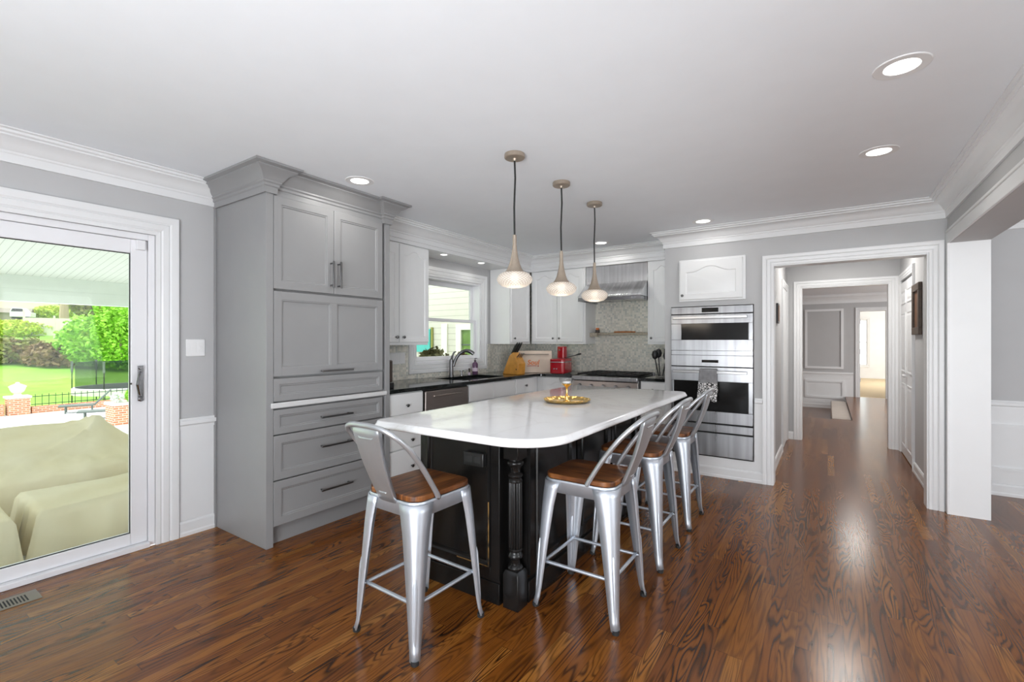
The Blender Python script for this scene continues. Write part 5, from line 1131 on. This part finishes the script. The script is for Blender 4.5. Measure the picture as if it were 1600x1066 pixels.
MB(Mh).box(-2.4, 1.6, -1.0, 1.0, .01, 1.0).build('shed_wall', 'shed_roof', o); MB(Mh).prism([(-1.2, 1.0), (0, 1.5), (1.2, 1.0)], 'x', -2.6, 1.8).build('roof', 'shed_roof', o)
X, Y, Z = at(36, 64); o = thing('parked_car', 'white car parked beside the dark shed', 'car', (X, Y, Z)); Mc = Matrix.Translation((X, Y, Z + .25)) @ Matrix.Rotation(PI / 2 - .5, 4, 'Z') @ Matrix.Scale(1.1, 4)
MB(Mc).prism([(-.95, .3), (.95, .3), (.95, .85), (.45, .92), (.20, 1.35), (-.75, 1.38), (-.95, .95)], 'y', -.75, .75).build('car_body', 'white_plastic', o, .05)
MB(Mc).prism([(.42, .93), (.18, 1.30), (-.70, 1.32), (-.85, .95)], 'y', -.76, .76).build('windows', 'black_enamel', o)
for lx in (-.55, .55):
    for ly in (-.74, .66): MB(Mc @ Matrix.Translation((lx, ly, .28))).lathe([(.001, 0), (.28, 0), (.28, .08), (.001, .08)], (0, 0, 0), 14, 'y').build('wheel', 'black_rubber', o)
X, Y, Z = at(52, 92); o = thing('neighbour_house', 'long pale house with a low grey roof on the hill', 'house', (X, Y, Z)); Mh = Matrix.Translation((X, Y, Z)) @ Matrix.Rotation(PI / 2 - .3, 4, 'Z') @ Matrix.Scale(1.3, 4)
MB(Mh).box(-5.5, 4.0, -2.5, 2.5, .01, 2.4).build('house_wall', 'house_wall', o); MB(Mh).prism([(-3.0, 2.4), (0, 3.2), (3.0, 2.4)], 'x', -6.0, 4.4).build('roof', 'roof_grey', o)
for u in (-1.9, -.7, .5):
    wf = MB(Mh).box(u - .38, u + .38, 2.501, 2.54, 1.2, 2.1).build('window', 'white_plastic', o); MB(Mh).box(u - .28, u + .28, 2.54, 2.56, 1.3, 2.0).build('pane', 'dark_void', wf)
rg = random.Random(99); q = MB()
for _ in range(5200):
    y = rg.choice((rg.uniform(-60, 4), rg.uniform(26, 90))); h = rg.uniform(0, 1) ** .8 * (4.2 + 1.4 * math.sin(y * .45) + .9 * math.sin(y * 1.3))
    x = -62 + rg.uniform(-1.6, 1.6); p = Vector((x, y, gz(x) + .3 + h))
    a = Vector((rg.uniform(-1, 1), rg.uniform(-1, 1), rg.uniform(-.7, .7))).normalized() * .45; b_ = a.cross(Vector((rg.uniform(-1, 1), rg.uniform(-1, 1), rg.uniform(-1, 1)))).normalized() * .28
    q.add([p - a, p + b_, p + a, p - b_], [(0, 1, 2, 3)])
tag(q.build('tree_line', 'leaf_lime', None), 'dense green foliage along the far edge of the lawn', 'foliage', None, 'stuff')
# house wing seen through the sink window
WG = 6.55
struct(MB().box(-12, XL - .161, WG, WG + .2, -.3, 4.2), 'wall_wing', 'cream_siding', 'cream lap-sided house wing outside the sink window', 'house wing')
struct(MB().box(-12.3, XL - .161, WG - .35, WG + .5, 4.2, 4.4), 'ceiling_eave', 'cream_trim', 'eave of the house wing', 'eave')
o = thing('teal_shutter', 'teal board hanging on the cream siding outside the window', 'shutter', (-6.5, WG, 1.3))
MB(FR((0, WG, 0), '-Y')).box(-6.66, -6.28, -.04, -.001, 1.09, 1.53).build('board', 'teal_paint', o, .006); MB(FR((0, WG, 0), '-Y')).box(-6.27, -6.22, -.03, -.001, 1.06, 1.56).build('edge_strip', 'leaf_olive', o, .004)
o = tag(MB().box(-6.0, -5.86, WG - .03, WG - .001, -.18, 1.62).build('corner_board', 'cream_trim', None, .004), 'cream vertical board on the siding between shutter and garden window', 'corner board')
o = thing('wing_window', 'narrow window with painted green reflections in the cream wing', 'window', (-5.35, WG, .5))
Mw = FR((0, WG, 0), '-Y')
fr = MB(Mw).box(-5.62, -5.50, -.06, -.001, .5, 1.60).box(-5.22, -5.14, -.06, -.001, .5, 1.60).box(-5.50, -5.22, -.06, -.001, 1.50, 1.60).box(-5.50, -5.22, -.06, -.001, .5, .56).build('window_frame', 'cream_trim', o, .004)
MB(Mw).box(-5.50, -5.22, -.02, -.001, .56, 1.50).build('pane', 'wing_pane_reflection', o)
for z in (.95, 1.22): MB(Mw).box(-5.50, -5.22, -.03, -.02, z, z + .025).build('muntin', 'lounge_mesh', o)
blob('succulent_plant', 'brown-green bushy plant outside below the sink window', 'plant', (-4.62, 4.86, .87), (.20, .26, .24), 420, 'leaf_succulent', .055, seed=8, flat=.5, stem=.03)
blob('succulent_plant', 'smaller reddish plant outside beside the faucet handle', 'plant', (-4.50, 5.34, .87), (.15, .16, .18), 220, 'leaf_brown', .05, seed=9, flat=.5, stem=.03)
o = tag(MB().box(-4.9, -4.3, 4.4, 5.6, PZ, .80).build('planter_box', 'cream_trim', None, .01), 'cream planter box outside below the sink window', 'planter')
